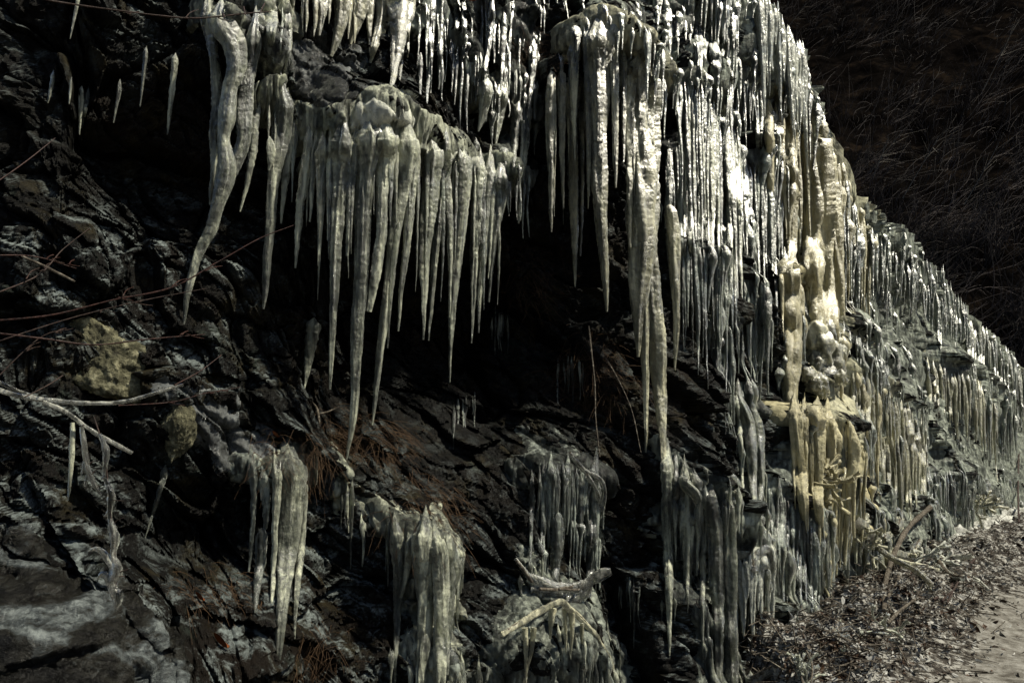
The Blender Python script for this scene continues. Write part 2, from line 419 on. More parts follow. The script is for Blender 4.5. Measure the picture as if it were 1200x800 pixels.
C('large bulging ice drapery in the centre with long tapering icicles', [(372, 182), (398, 168), (440, 158), (482, 172), (520, 186), (556, 200), (590, 216)], 26, (70, 200), (4, 10), 'grey',
  ex=[[402, 172, 26, 400, 210, 20, 396, 250, 16, 393, 290, 13, 391, 350, 10, 389, 410, 6, 387, 456, 2],
      [432, 165, 34, 428, 210, 26, 425, 270, 22, 423, 330, 19, 420, 385, 17, 417, 440, 13, 414, 490, 9, 406, 538, 2],
      [452, 168, 30, 449, 215, 20, 447, 270, 15, 440, 320, 12, 432, 365, 8],
      [478, 172, 34, 474, 215, 24, 465, 262, 17, 457, 315, 13, 450, 372, 11, 444, 425, 9, 440, 462, 6, 436, 498, 2],
      [486, 190, 16, 481, 235, 13, 476, 290, 9, 470, 340, 6, 467, 388, 2], [468, 260, 9, 459, 330, 6, 454, 408, 2],
      [506, 184, 28, 503, 220, 22, 499, 270, 17, 497, 310, 13, 497, 345, 8, 496, 398, 2], [520, 190, 20, 515, 235, 13, 511, 290, 9, 506, 350, 6, 502, 399, 2],
      [542, 194, 26, 540, 235, 22, 537, 275, 18, 533, 320, 13, 530, 360, 10, 528, 400, 6, 527, 448, 2],
      [562, 205, 18, 558, 250, 13, 556, 300, 9, 554, 350, 6, 553, 402, 2], [574, 210, 18, 570, 250, 13, 565, 300, 10, 562, 345, 6, 561, 390, 2],
      [588, 214, 18, 584, 245, 15, 578, 285, 11, 575, 320, 6, 573, 354, 2], [380, 182, 18, 378, 215, 11, 376, 255, 8, 373, 312, 2], [388, 178, 12, 386, 230, 8, 384, 282, 2],
      [414, 175, 14, 410, 230, 8, 407, 300, 3]], amp=0.3, up=0.4, rec=0.3, down=0.7, name='ice_drapery', cat='ice drapery', ch=0.30)
C('thin glassy icicles along the slanting dark ledge right of the cream curtain', [(486, 30), (508, 14), (530, 52), (548, 92)], 10, (40, 90), (3, 6), 'clear',
  ex=[[506, 8, 11, 504, 50, 8, 502, 90, 6, 500, 122, 2], [517, 25, 10, 516, 65, 8, 514, 105, 2], [493, 62, 8, 493, 90, 5, 492, 118, 2], [530, 58, 6, 530, 85, 4, 529, 108, 1.5],
      [536, 72, 6, 534, 100, 4, 533, 123, 1.5], [543, -4, 9, 544, 30, 7, 543, 68, 2], [537, -4, 10, 536, 25, 7, 533, 58, 2]], amp=0.12)
C('sparse icicles on the crooked ledge at top centre', [(558, 6), (578, 24), (602, 44), (628, 62)], 6, (30, 80), (3, 6), 'clear',
  ex=[[577, 20, 12, 573, 50, 9, 568, 80, 7, 564, 103, 2], [579, 32, 6, 579, 55, 4, 579, 74, 1.5], [591, 36, 8, 589, 70, 6, 587, 106, 2], [597, 68, 5, 596, 112, 1.5], [605, 82, 5, 605, 112, 1.5],
      [625, 62, 10, 622, 100, 7, 619, 146, 2], [601, -6, 7, 600, 12, 5, 599, 32, 1.5], [633, 14, 6, 633, 34, 4, 632, 52, 1.5]], amp=0.12)
C('wedge shaped icicles on the ice knob between the central drapery and the tall columns', [(562, 108), (586, 110), (606, 130), (622, 136)], 4, (40, 80), (4, 6), 'grey',
  ex=[[570, 106, 20, 567, 128, 13, 561, 154, 2], [587, 110, 15, 584, 138, 9, 581, 168, 2], [606, 130, 12, 603, 170, 8, 602, 211, 2], [618, 134, 12, 615, 175, 8, 612, 213, 2],
      [612, 150, 6, 609, 240, 3, 608, 262, 1.5]], amp=0.14)
C('little icicle fringe low on the knob above the cave', [(578, 214), (598, 216), (620, 212)], 9, (40, 110), (4, 7), 'clear', amp=0.1)
C('row of thin sparkling icicles left of the tall ice columns', [(640, 96), (655, 92), (672, 96), (690, 100)], 12, (90, 210), (4, 8), 'cream',
  ex=[[646, 96, 12, 646, 160, 10, 646, 230, 7, 646, 272, 2], [658, 96, 10, 659, 170, 7, 660, 245, 2], [672, 98, 16, 672, 150, 13, 672, 215, 13, 673, 270, 9, 674, 336, 2], [683, 98, 8, 683, 180, 6, 682, 250, 4, 680, 300, 2]], amp=0.10, down=0.6, crust=0)
C('tall pale ice columns hanging from the rounded cap, the right one longest', [(662, 62), (690, 42), (716, 52), (742, 82), (766, 106)], 5, (120, 200), (6, 10), 'cream',
  ex=[[703, 50, 34, 702, 90, 28, 702, 140, 24, 702, 200, 22, 704, 250, 16, 707, 300, 12, 710, 340, 7, 711, 365, 2],
      [719, 62, 14, 720, 120, 10, 721, 180, 7, 722, 220, 2], [692, 52, 18, 690, 110, 10, 690, 170, 7, 690, 230, 2],
      [745, 84, 34, 748, 130, 36, 749, 190, 36, 751, 240, 34, 752, 290, 34, 750, 330, 26, 748, 370, 14, 748, 418, 3],
      [762, 104, 26, 762, 160, 24, 762, 230, 24, 762, 290, 24, 764, 340, 24, 770, 390, 22, 773, 440, 17, 775, 490, 12, 777, 540, 7, 778, 578, 2],
      [754, 280, 18, 755, 360, 14, 756, 420, 11, 757, 475, 7, 757, 530, 2],
      [784, 240, 18, 788, 270, 18, 791, 320, 14, 793, 375, 9, 791, 434, 2], [730, 80, 12, 731, 130, 8, 731, 190, 2], [738, 95, 14, 737, 160, 10, 738, 220, 7, 739, 290, 3]],
  amp=0.24, up=0.35, rec=0.22, down=0.8, name='ice_column', cat='ice column', ch=0.26)
# --- right of centre: dense drapery
C('short knobbly icicles under the top right rim of draped ice', [(768, -4), (800, 26), (836, 48), (868, 74)], 22, (26, 70), (6, 12), 'glaze', amp=0.12)
C('beaded icicle fringe just right of the tall ice columns', [(780, 184), (796, 178), (812, 186), (826, 206)], 16, (70, 190), (4, 9), 'glaze', amp=0.14)
C('long fluted icicles spilling off the slanting shelf right of the columns', [(792, 104), (816, 112), (842, 138), (866, 168)], 26, (120, 330), (6, 12), 'grey', amp=0.16, down=0.8)
C('dark narrow icicles hanging inside the hollow under the brown ice ridge', [(852, 98), (876, 106), (896, 120), (912, 140)], 15, (60, 130), (4, 8), 'clear', amp=0.16)
C('grey icicles stepping down beside the yellow column', [(864, 190), (884, 206), (904, 220), (922, 244)], 18, (80, 170), (5, 10), 'glaze', amp=0.14)
C('white fluted ice fall at the top right of the cliff', [(888, -12), (906, 8), (924, 24), (944, 60)], 20, (90, 150), (7, 13), 'white', amp=0.1)
C('tan icicle bundle hanging from the ice ridge left of the yellow column', [(898, 118), (916, 132), (936, 152)], 10, (90, 190), (8, 14), 'yellow',
  ex=[[924, 140, 22, 926, 190, 20, 926, 240, 18, 926, 290, 12, 927, 326, 4]], amp=0.18)
C('broad yellow ice column ending in swollen bulges', [(938, 158), (952, 164), (968, 178), (976, 200)], 6, (140, 220), (9, 16), 'yellow',
  ex=[[944, 162, 26, 948, 220, 28, 950, 280, 26, 952, 340, 26, 956, 400, 24], [960, 172, 28, 962, 230, 30, 964, 290, 28, 966, 340, 28, 968, 400, 26],
      [972, 190, 18, 976, 250, 20, 980, 300, 18, 984, 370, 16]], amp=0.15, name='ice_column', cat='ice column', cmat='cream', down=0.9, out=0.14)
C('slim tan ice column with a forked foot left of the swollen bulges', [(912, 326), (924, 320), (938, 330)], 7, (60, 150), (6, 11), 'yellow',
  ex=[[924, 322, 30, 927, 370, 26, 927, 420, 24, 926, 480, 18, 926, 500, 10]], out=0.1, amp=0.14, name='ice_column', cat='ice column')
C('crowded dark icicles halfway up the wall right of the longest ice column', [(796, 300), (816, 296), (838, 310), (862, 334)], 18, (90, 220), (4, 9), 'clear', amp=0.12)
C('grey ice tongue pouring over the low ledge beneath the crowded dark icicles', [(858, 470), (872, 464), (888, 480)], 5, (50, 120), (5, 9), 'grey',
  ex=[[866, 466, 8, 876, 492, 14, 881, 530, 13, 883, 580, 9, 884, 640, 5, 885, 690, 2], [878, 470, 8, 887, 500, 13, 891, 540, 10, 892, 590, 6, 893, 630, 2], [862, 470, 6, 866, 500, 9, 869, 540, 7, 870, 590, 2]], amp=0.18)
C('yellow mushroom cap of ice with a beard of icicles behind the iced twigs', [(926, 490), (940, 480), (958, 486), (978, 498)], 30, (50, 150), (4, 10), 'yellow', crust=0.7, amp=0.10, up=0.2, name='ice_mushroom', cat='ice mushroom', ch=0.12,
  ex=[[932, 490, 18, 936, 540, 15, 942, 600, 10, 946, 640, 3], [955, 488, 20, 957, 540, 16, 960, 600, 10, 963, 650, 3], [970, 495, 18, 974, 540, 14, 978, 590, 4]])
C('pale ice pillars at the foot of the wall where the low dark hollow begins', [(786, 530), (808, 566), (830, 580), (862, 600)], 8, (60, 170), (6, 11), 'grey',
  ex=[[803, 566, 15, 818, 584, 13, 823, 620, 10, 823, 700, 7, 824, 776, 2], [830, 586, 22, 838, 620, 18, 840, 690, 16, 842, 760, 12, 843, 800, 7], [852, 594, 22, 854, 650, 18, 856, 720, 16, 858, 800, 10],
      [781, 552, 14, 782, 620, 13, 784, 690, 10, 785, 768, 2]], amp=0.18, down=0.8)
C('white fluted ice bank under a small horn of ice at the foot of the wall', [(858, 664), (874, 658), (890, 652), (904, 642)], 16, (60, 120), (7, 13), 'white', amp=0.14, crust=1.0)
C('dark blue grey icicle screen between the ice bank and the yellow cap', [(898, 574), (918, 586), (938, 606), (960, 632)], 26, (60, 160), (5, 9), 'clear', amp=0.12)
C('leaning ice pillars below the iced twigs at the edge of the litter', [(972, 590), (994, 602), (1014, 618), (1034, 652)], 15, (50, 100), (7, 12), 'grey', amp=0.12)
# --- the receding wall
C('icicles on the uppermost dark rim right of the white ice fall', [(956, 84), (974, 96), (986, 142), (1000, 188)], 14, (30, 80), (4, 8), 'glaze', amp=0.2, out=0.05)
C('icicles along the second dark rim right of the yellow column', [(984, 214), (1000, 242), (1020, 268), (1042, 286)], 18, (30, 80), (4, 8), 'glaze', amp=0.25, out=0.05)
C('icicle fringe on the long ridge that runs down the receding wall', [(1030, 292), (1062, 306), (1092, 338), (1122, 374), (1150, 400)], 32, (24, 70), (4, 7), 'glaze', amp=0.3, out=0.06)
C('small icicles crowning the far skyline of the ice wall', [(1078, 288), (1098, 294), (1118, 320), (1134, 346)], 14, (22, 54), (3, 6), 'glaze', amp=0.3, out=0.06)
C('pale icicle row at the far end of the wall by the right edge', [(1130, 376), (1154, 386), (1178, 408), (1206, 436)], 26, (44, 100), (4, 7), 'grey', amp=0.4, out=0.06)
C('broad pale icicle panel below the far ridge', [(1086, 424), (1112, 434), (1140, 448), (1168, 476)], 24, (50, 100), (5, 8), 'cream', amp=0.4, out=0.06)
C('fluted ice curtain left of the broad far panel', [(996, 440), (1024, 452), (1056, 476), (1086, 504)], 30, (60, 130), (5, 9), 'cream', amp=0.2, out=0.05, down=0.8)
C('dark blue icicle grille low on the wall above the iced sticks', [(1084, 560), (1100, 556), (1120, 564)], 12, (36, 60), (4, 7), 'clear', amp=0.25)
C('tall milky ice pillars above the leaning dead branch', [(1030, 520), (1050, 512), (1078, 530)], 14, (70, 140), (6, 11), 'cream', amp=0.15)
C('icicles beneath the dark rock band right of the swollen bulges', [(988, 386), (1004, 396), (1024, 416), (1044, 436)], 12, (24, 60), (4, 7), 'glaze', amp=0.2)
# --- low left and centre
C('broad carrot shaped icicle hanging from the low overhang at left', [(316, 556), (336, 550), (358, 560)], 2, (40, 80), (4, 6), 'grey',
  ex=[[338, 552, 38, 338, 590, 32, 337, 630, 25, 333, 680, 18, 330, 720, 12, 327, 760, 7, 325, 784, 2], [354, 575, 11, 352, 640, 9, 348, 690, 7, 345, 748, 2],
      [324, 560, 12, 322, 610, 8, 320, 680, 5, 318, 710, 2]], amp=0.16)
C('narrow dull icicles left of the carrot shaped icicle', [(280, 548), (296, 552), (314, 560)], 2, (20, 50), (3, 5), 'clear',
  ex=[[296, 554, 11, 297, 580, 8, 295, 625, 6, 291, 670, 2], [310, 565, 10, 312, 590, 8, 311, 620, 4], [308, 618, 14, 306, 660, 11, 302, 690, 7, 298, 718, 2]], amp=0.14)
C('fused grey ice pillars running out of the bottom edge left of centre', [(454, 616), (474, 634), (500, 638), (530, 652)], 4, (60, 120), (5, 9), 'grey',
  ex=[[466, 632, 18, 468, 665, 13, 466, 700, 9, 464, 750, 6, 462, 805, 3], [482, 636, 10, 476, 670, 8, 470, 700, 5], [496, 636, 24, 498, 680, 20, 498, 730, 16, 494, 770, 13, 491, 815, 10],
      [514, 644, 20, 516, 700, 18, 516, 760, 17, 514, 830, 14], [524, 650, 16, 526, 710, 12, 522, 790, 8]], amp=0.22, down=0.8)
C('glassy box shaped icicle screen standing out of the dark cave floor', [(620, 562), (646, 552), (676, 552), (708, 572)], 20, (80, 140), (5, 10), 'clear',
  ex=[[694, 560, 16, 692, 610, 14, 691, 660, 10, 690, 700, 4], [654, 600, 14, 652, 640, 13, 650, 680, 8]], amp=0.25, down=0.7)
C('faint icicles in the back of the dark cave', [(574, 372), (584, 370), (596, 374)], 6, (30, 60), (3, 6), 'clear', amp=0.08, crust=0)
C('wet icicle strings low in the cave', [(654, 430), (668, 426), (684, 432)], 7, (30, 70), (3, 5), 'clear', amp=0.08, crust=0)
C('thin icicles in the cave left of the glassy screen', [(530, 474), (545, 468), (560, 470)], 6, (30, 75), (3, 5), 'clear', amp=0.08, crust=0)
C('stringy icicles over the black hollow at the bottom right of centre', [(722, 690), (736, 684), (752, 690)], 6, (40, 90), (3, 5), 'clear', amp=0.08, crust=0)

disp = macro.copy()
frost = np.ones_like(disp)
for pts, amp, up, rec, down in LEDGES:
    H = [cast(bvh0, *p) for p in pts]
    H = [h for h in H if h is not None]
    if len(H) < 2: continue
    H = np.array(H)
    # nearest column of every point, through the projected base surface
    ci = [int(np.argmin(np.sum((plan - h[:2]) ** 2, 1))) for h in H]
    ss, zz = S[ci], H[:, 2]
    o = np.argsort(ss); ss, zz = ss[o], zz[o]
    pad = 0.12
    i0, i1 = np.searchsorted(S, [ss[0] - pad, ss[-1] + pad])
    sl = slice(max(i0, 0), min(i1 + 1, len(S)))
    sc_ = S[sl]
    zl = np.interp(sc_, ss, zz) + 0.06 * perlin(sc_ * 5.0, 3.3) + 0.03 * perlin(sc_ * 14.0, 8.3)
    tap = sstep(ss[0] - pad, ss[0] + 0.02, sc_) * (1 - sstep(ss[-1] - 0.02, ss[-1] + pad, sc_))
    dz = Z[sl] - zl[:, None]
    am = amp * (1 + 0.5 * perlin(sc_ * 4.0, 1.7))[:, None]
    prof = np.where(dz >= 0, np.exp(-(dz / up) ** 1.5), np.exp(-(dz / 0.05) ** 2))
    under = np.where(dz < 0, (1 - np.exp(-(dz / 0.06) ** 2)) * np.exp(dz / down), 0)
    disp[sl] += tap[:, None] * (am * prof - rec * under)

# rock relief: tilted blocks at three sizes, cracks and grain
wx = 0.16 * fbm(S2 * 1.3, Zf * 1.3, 2.0, 3); wz = 0.16 * fbm(S2 * 1.3, Zf * 1.3, 9.0, 3)
dip = 0.45 * S2                                        # beds dip to the right, as in the photograph
for f, a, tilt in ((1.15, 0.28, 1.2), (2.9, 0.13, 1.6), (7.0, 0.05, 1.7), (17.0, 0.020, 1.7), (38.0, 0.008, 1.5)):
    h, e = facets((S2 + wx) * f, (Zf + dip + wz) * f * 1.35, tilt)
    disp += (a * h - a * 0.25 * np.exp(-(e / 0.06) ** 2)) * (np.clip(1.25 - depth[:, None] / 26.0, 0.45, 1) if f < 10 else np.clip(14.0 / f * 6.0 / depth[:, None], 0, 1))
disp += 0.10 * fbm(S2 * 1.1, Zf * 1.1, 4.4, 3) + 0.022 * fbm(S2 * 9, Zf * 9, 1.4, 4, 0.6)
FX, FY = proj(place(disp))
frost = 1 - 0.92 * np.exp(-(((PX - 610) / 230) ** 2 + ((PY - 430) / 200) ** 2) ** 1.5)  # frost thinned in the cave, so its shade is partly painted into the colour
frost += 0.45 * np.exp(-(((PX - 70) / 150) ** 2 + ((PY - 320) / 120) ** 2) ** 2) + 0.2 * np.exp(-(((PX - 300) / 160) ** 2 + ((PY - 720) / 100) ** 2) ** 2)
frost *= 1 - 0.8 * np.exp(-(((PX - 235) / 90) ** 2 + ((PY - 625) / 65) ** 2) ** 2)  # frost cut in the low left hollow, painting it dark like shade
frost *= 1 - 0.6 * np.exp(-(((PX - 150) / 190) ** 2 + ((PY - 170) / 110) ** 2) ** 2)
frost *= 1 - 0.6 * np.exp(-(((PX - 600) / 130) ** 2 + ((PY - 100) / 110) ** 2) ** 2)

# the face plus a slope running back from its top edge
tb = np.linspace(0, 1, NB + 1)[1:][None]
Db = disp[:, -1:] - 14.0 * tb ** 1.6
Zb2 = Z[:, -1:] + 2.2 * tb + 0.10 * perlin(S[:, None] * 2, tb * 9)
PF = place(disp)
PAll = np.concatenate([PF, place(Db, Zb2)], 1)
nc, nr = PAll.shape[:2]
i = np.arange(nc - 1)[:, None] * nr + np.arange(nr - 1)[None]
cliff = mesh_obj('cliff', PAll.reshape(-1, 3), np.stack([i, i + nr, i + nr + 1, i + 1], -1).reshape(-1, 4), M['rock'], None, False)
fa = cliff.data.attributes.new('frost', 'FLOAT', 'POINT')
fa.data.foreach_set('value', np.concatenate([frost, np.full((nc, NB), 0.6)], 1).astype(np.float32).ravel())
tag(cliff, 'dark wet rock face dripping with ice, receding to the right', kind='structure')
bvh = coarse_bvh(PF, 2)

du = np.gradient(PF, axis=0); dv = np.gradient(PF, axis=1)
NRM = np.cross(du, dv); NRM /= np.linalg.norm(NRM, axis=-1, keepdims=True) + 1e-9
NRM = blur(NRM.astype(np.float32), 3); NRM /= np.linalg.norm(NRM, axis=-1, keepdims=True) + 1e-9
if (NRM[..., :2] * nrm[:, None]).sum(-1).mean() < 0: NRM = -NRM

# flowing ice hangs plumb from whatever sticks out: an envelope of the rock, run from the top down, fluted from side to side
cidx = np.arange(len(S), dtype=np.float32)[:, None] + 0 * Zf
warp = 0.35 * perlin(S2 * 2, Zf * 1.6, 5) + 0.12 * perlin(S2 * 5, Zf * 4, 5)
flute = (0.040 * ridged(S2 * 4.0 + warp, Zf * 0.25, 1.0, 2) + 0.034 * perlin(cidx * 0.21 + warp * 2, Zf * 0.5, 2.0)
         + 0.020 * perlin(cidx * 0.46 + warp * 2, Zf * 0.8, 8.0) + 0.006 * perlin(cidx * 0.8, Zf * 9, 3.0)).astype(np.float32)
flute *= np.clip(depth / 5.5, 1.0, 3.2)[:, None]
ds_ = blur(blur(disp.astype(np.float32), 3), 2) + flute - 0.015
Lmax = (0.55 + 0.75 * perlin(cidx * 0.33, Zf * 0.3, 4.0) + 0.35 * perlin(cidx * 0.05, Zf * 0.6, 6.0)) * np.clip(depth / 7.0, 0.7, 1.4)[:, None]
Lmax = np.clip(Lmax, 0.06, 2)
iceD = ds_.copy(); hang = np.zeros(len(S)); dzc = Z[:, 1] - Z[:, 0]
for j in range(NR - 2, -1, -1):
    e = iceD[:, j + 1] - dzc * (0.10 + 0.10 * np.clip(perlin(S * 3, Z[:, j] * 2), -0.5, 1) + 5.0 * np.clip(hang / Lmax[:, j], 0, 1.2) ** 6)
    free = e > ds_[:, j] + 0.03
    hang = np.where(free, hang + dzc, np.maximum(hang - 3 * dzc, 0))
    iceD[:, j] = np.maximum(ds_[:, j], e)
grow = (iceD - disp).astype(np.float32)
NH = np.zeros(PF.shape, np.float32); NH[..., :2] = nrm[:, None]

FL = ridged(S2 * 6.5 + 0.35 * perlin(S2 * 2, Zf * 2.2, 5), Zf * 0.55, 1.0, 3).astype(np.float32)
FL2 = ridged(S2 * 21 + 0.5 * perlin(S2 * 3, Zf * 3, 2), Zf * 1.1, 6.0, 2).astype(np.float32)
LUMP = fbm(S2 * 7, Zf * 5, 3.0, 4, 0.6).astype(np.float32)
HOLE = fbm(S2 * 2.6, Zf * 1.5, 7.0, 4, 0.6).astype(np.float32)

def keep_big(q, share=0.12):
    """drop the small loose islands of a boolean grid"""
    lab = np.zeros(q.shape, np.int32); sizes = [0]; n = 0; H, W = q.shape
    todo = set(map(tuple, np.argwhere(q).tolist()))
    while todo:
        n += 1; st = [todo.pop()]; c = 0
        while st:
            i, j = st.pop(); lab[i, j] = n; c += 1
            for p in ((i + 1, j), (i - 1, j), (i, j + 1), (i, j - 1)):
                if p in todo: todo.remove(p); st.append(p)
        sizes.append(c)
    if n == 0 or max(sizes) < 12: return None
    sizes = np.array(sizes); ok = sizes >= share * sizes.max(); ok[0] = False
    return ok[lab]

def ice_patch(name, cover, film, mat, parent=None, hangs=1.0):
    """a skin of ice where cover > 0: a film on the rock plus the plumb drapery of the envelope"""
    th = np.where(cover > 0, film, -0.02); g_ = np.where(cover > 0, np.clip(grow, -0.03, 1.0) * hangs * sstep(0, 0.4, cover), 0)
    act = (cover > 0) & (g_ + film > 0.0)
    q = act[:-1, :-1] | act[1:, :-1] | act[1:, 1:] | act[:-1, 1:]
    q = keep_big(q)
    if q is None: return None
    ii, jj = np.nonzero(q)
    m = PF.shape[1]
    a = ii * m + jj
    F = np.stack([a, a + m, a + m + 1, a + 1], -1)
    u, inv = np.unique(F, return_inverse=True)
    V = (PF + NRM * np.clip(th, -0.02, 1)[..., None] + NH * g_[..., None]).reshape(-1, 3)[u]
    return mesh_obj(name, V, inv.reshape(F.shape), mat, parent)

def poly_sd(poly):
    P = np.array(poly, float); d = np.full(FX.shape, 1e9, np.float32); ins = np.zeros(FX.shape, bool)
    for (x0, y0), (x1, y1) in zip(P, np.roll(P, -1, 0)):
        ex, ey = x1 - x0, y1 - y0
        t = np.clip(((FX - x0) * ex + (FY - y0) * ey) / (ex * ex + ey * ey), 0, 1)
        d = np.minimum(d, np.hypot(FX - x0 - t * ex, FY - y0 - t * ey))
        ins ^= ((y0 > FY) != (y1 > FY)) & (FX < ex * (FY - y0) / (ey if ey else 1e-9) + x0)
    return np.where(ins, d, -d)

PATCHES = [   # (the first five carry runnels) name, label, category, polygon, soft px, cover, thickness, flute, material
    ('ice_sheet', 'lumpy draped ice sheet covering the rock at the top right of centre', [(645, -20), (760, -20), (900, -20), (930, 60), (945, 150), (905, 225), (860, 160), (800, 110), (765, 110), (700, 60), (655, 50)], 45, 0.2, 0.025, 0.012, 'glaze'),
    ('ice_sheet', 'fluted ice sheet with dark gaps between the longest ice column and the yellow column', [(775, 120), (840, 150), (910, 230), (930, 330), (925, 470), (880, 470), (830, 420), (800, 330), (780, 240)], 40, -0.16, 0.017, 0.012, 'glaze'),
    ('ice_sheet', 'thick frozen cascade carrying the yellow column and the swollen bulges', [(925, 60), (955, 90), (985, 220), (990, 380), (1000, 520), (960, 520), (940, 400), (935, 250), (915, 130)], 26, 0.5, 0.032, 0.012, 'cream'),
    ('ice_sheet', 'grey ice apron spread over the foot of the wall below the yellow cap', [(780, 520), (860, 560), (900, 500), (980, 500), (1040, 640), (1000, 720), (930, 740), (860, 810), (790, 830), (775, 660)], 45, 0.28, 0.021, 0.012, 'glaze'),
    ('ice_sheet', 'wide streaked ice sheet over the receding wall on the right', [(980, 190), (1015, 240), (1062, 270), (1132, 350), (1210, 440), (1300, 520), (1300, 620), (1130, 640), (1040, 650), (1000, 540), (995, 400)], 30, 0.18, 0.028, 0.012, 'glaze'),
    ('ice_sheet', 'amber fringed ice apron spilling from the yellow mushroom cap to the litter', [(920, 478), (985, 488), (1012, 560), (1020, 640), (965, 660), (936, 610)], 22, 0.4, 0.03, 0.012, 'yellow'),
    ('ice_sheet', 'thin glaze on the blocky rock between the bent icicle curtain and the central drapery', [(240, 10), (345, -10), (420, 40), (480, 100), (590, 190), (540, 190), (430, 160), (370, 180), (330, 130), (270, 70)], 40, 0.0, 0.017, 0.012, 'rime'),
    ('ice_mound', 'smooth streaky ice mound filling the bottom left corner', [(-60, 618), (60, 630), (140, 700), (250, 790), (270, 860), (-60, 860)], 50, 0.35, 0.025, 0.012, 'mound'),
    ('ice_sheet', 'smoky frost glaze beside and below the lichened boulder', [(150, 400), (230, 425), (300, 500), (400, 520), (420, 580), (310, 575), (230, 540), (180, 480)], 40, 0.05, 0.014, 0.012, 'rime'),
    ('ice_sheet', 'pale frost sheet on the sloping ledge above the fused ice pillars', [(370, 500), (440, 560), (520, 610), (560, 700), (545, 830), (470, 830), (450, 640), (400, 580)], 34, 0.25, 0.017, 0.012, 'grey'),
    ('ice_sheet', 'smooth domed cap of ice flowing over the rock into the central drapery', [(368, 192), (404, 160), (418, 122), (440, 108), (472, 120), (505, 160), (560, 188), (596, 216), (540, 212), (480, 196), (410, 196)], 16, 0.5, 0.05, 0.010, 'white'),  # whiter ice here paints the bright highlight on the cap
    ('ice_sheet', 'thin dark glaze with short runnels over the ledges at top centre', [(488, -30), (650, -30), (650, 60), (640, 150), (600, 215), (560, 160), (510, 90)], 34, 0.05, 0.03, 0.012, 'glaze'),
    ('ice_sheet', 'ice hood over the glassy icicle screen in the cave', [(616, 505), (650, 500), (690, 545), (712, 580), (708, 650), (625, 640)], 24, 0.15, 0.017, 0.012, 'clear'),
    ('ice_mound', 'bumpy ice mound under the ice coated stick at bottom centre', [(535, 745), (580, 700), (620, 650), (700, 690), (730, 760), (740, 840), (520, 840)], 34, 0.30, 0.025, 0.012, 'glaze'),
]
total = disp.astype(np.float32).copy()
FRINGE = {'lumpy draped': (340, 4, 10, 30, 120, 'glaze'), 'fluted ice sheet': (400, 3.5, 8, 40, 190, 'glaze'), 'thick frozen': (420, 5, 10, 60, 220, 'yellow'), 'grey ice apron': (520, 4, 9, 40, 150, 'grey'), 'wide streaked': (1150, 2.2, 5.5, 12, 100, 'glaze'),
          'amber fringed': (240, 4, 8, 30, 120, 'yellow'), 'pale frost sheet': (110, 4, 9, 30, 120, 'grey'), 'bumpy ice mound': (120, 4, 9, 30, 110, 'grey'), 'thin dark glaze': (125, 3, 8, 25, 90, 'clear'), 'ice hood': (70, 4, 7, 30, 100, 'clear')}
rgf = np.random.default_rng(77)
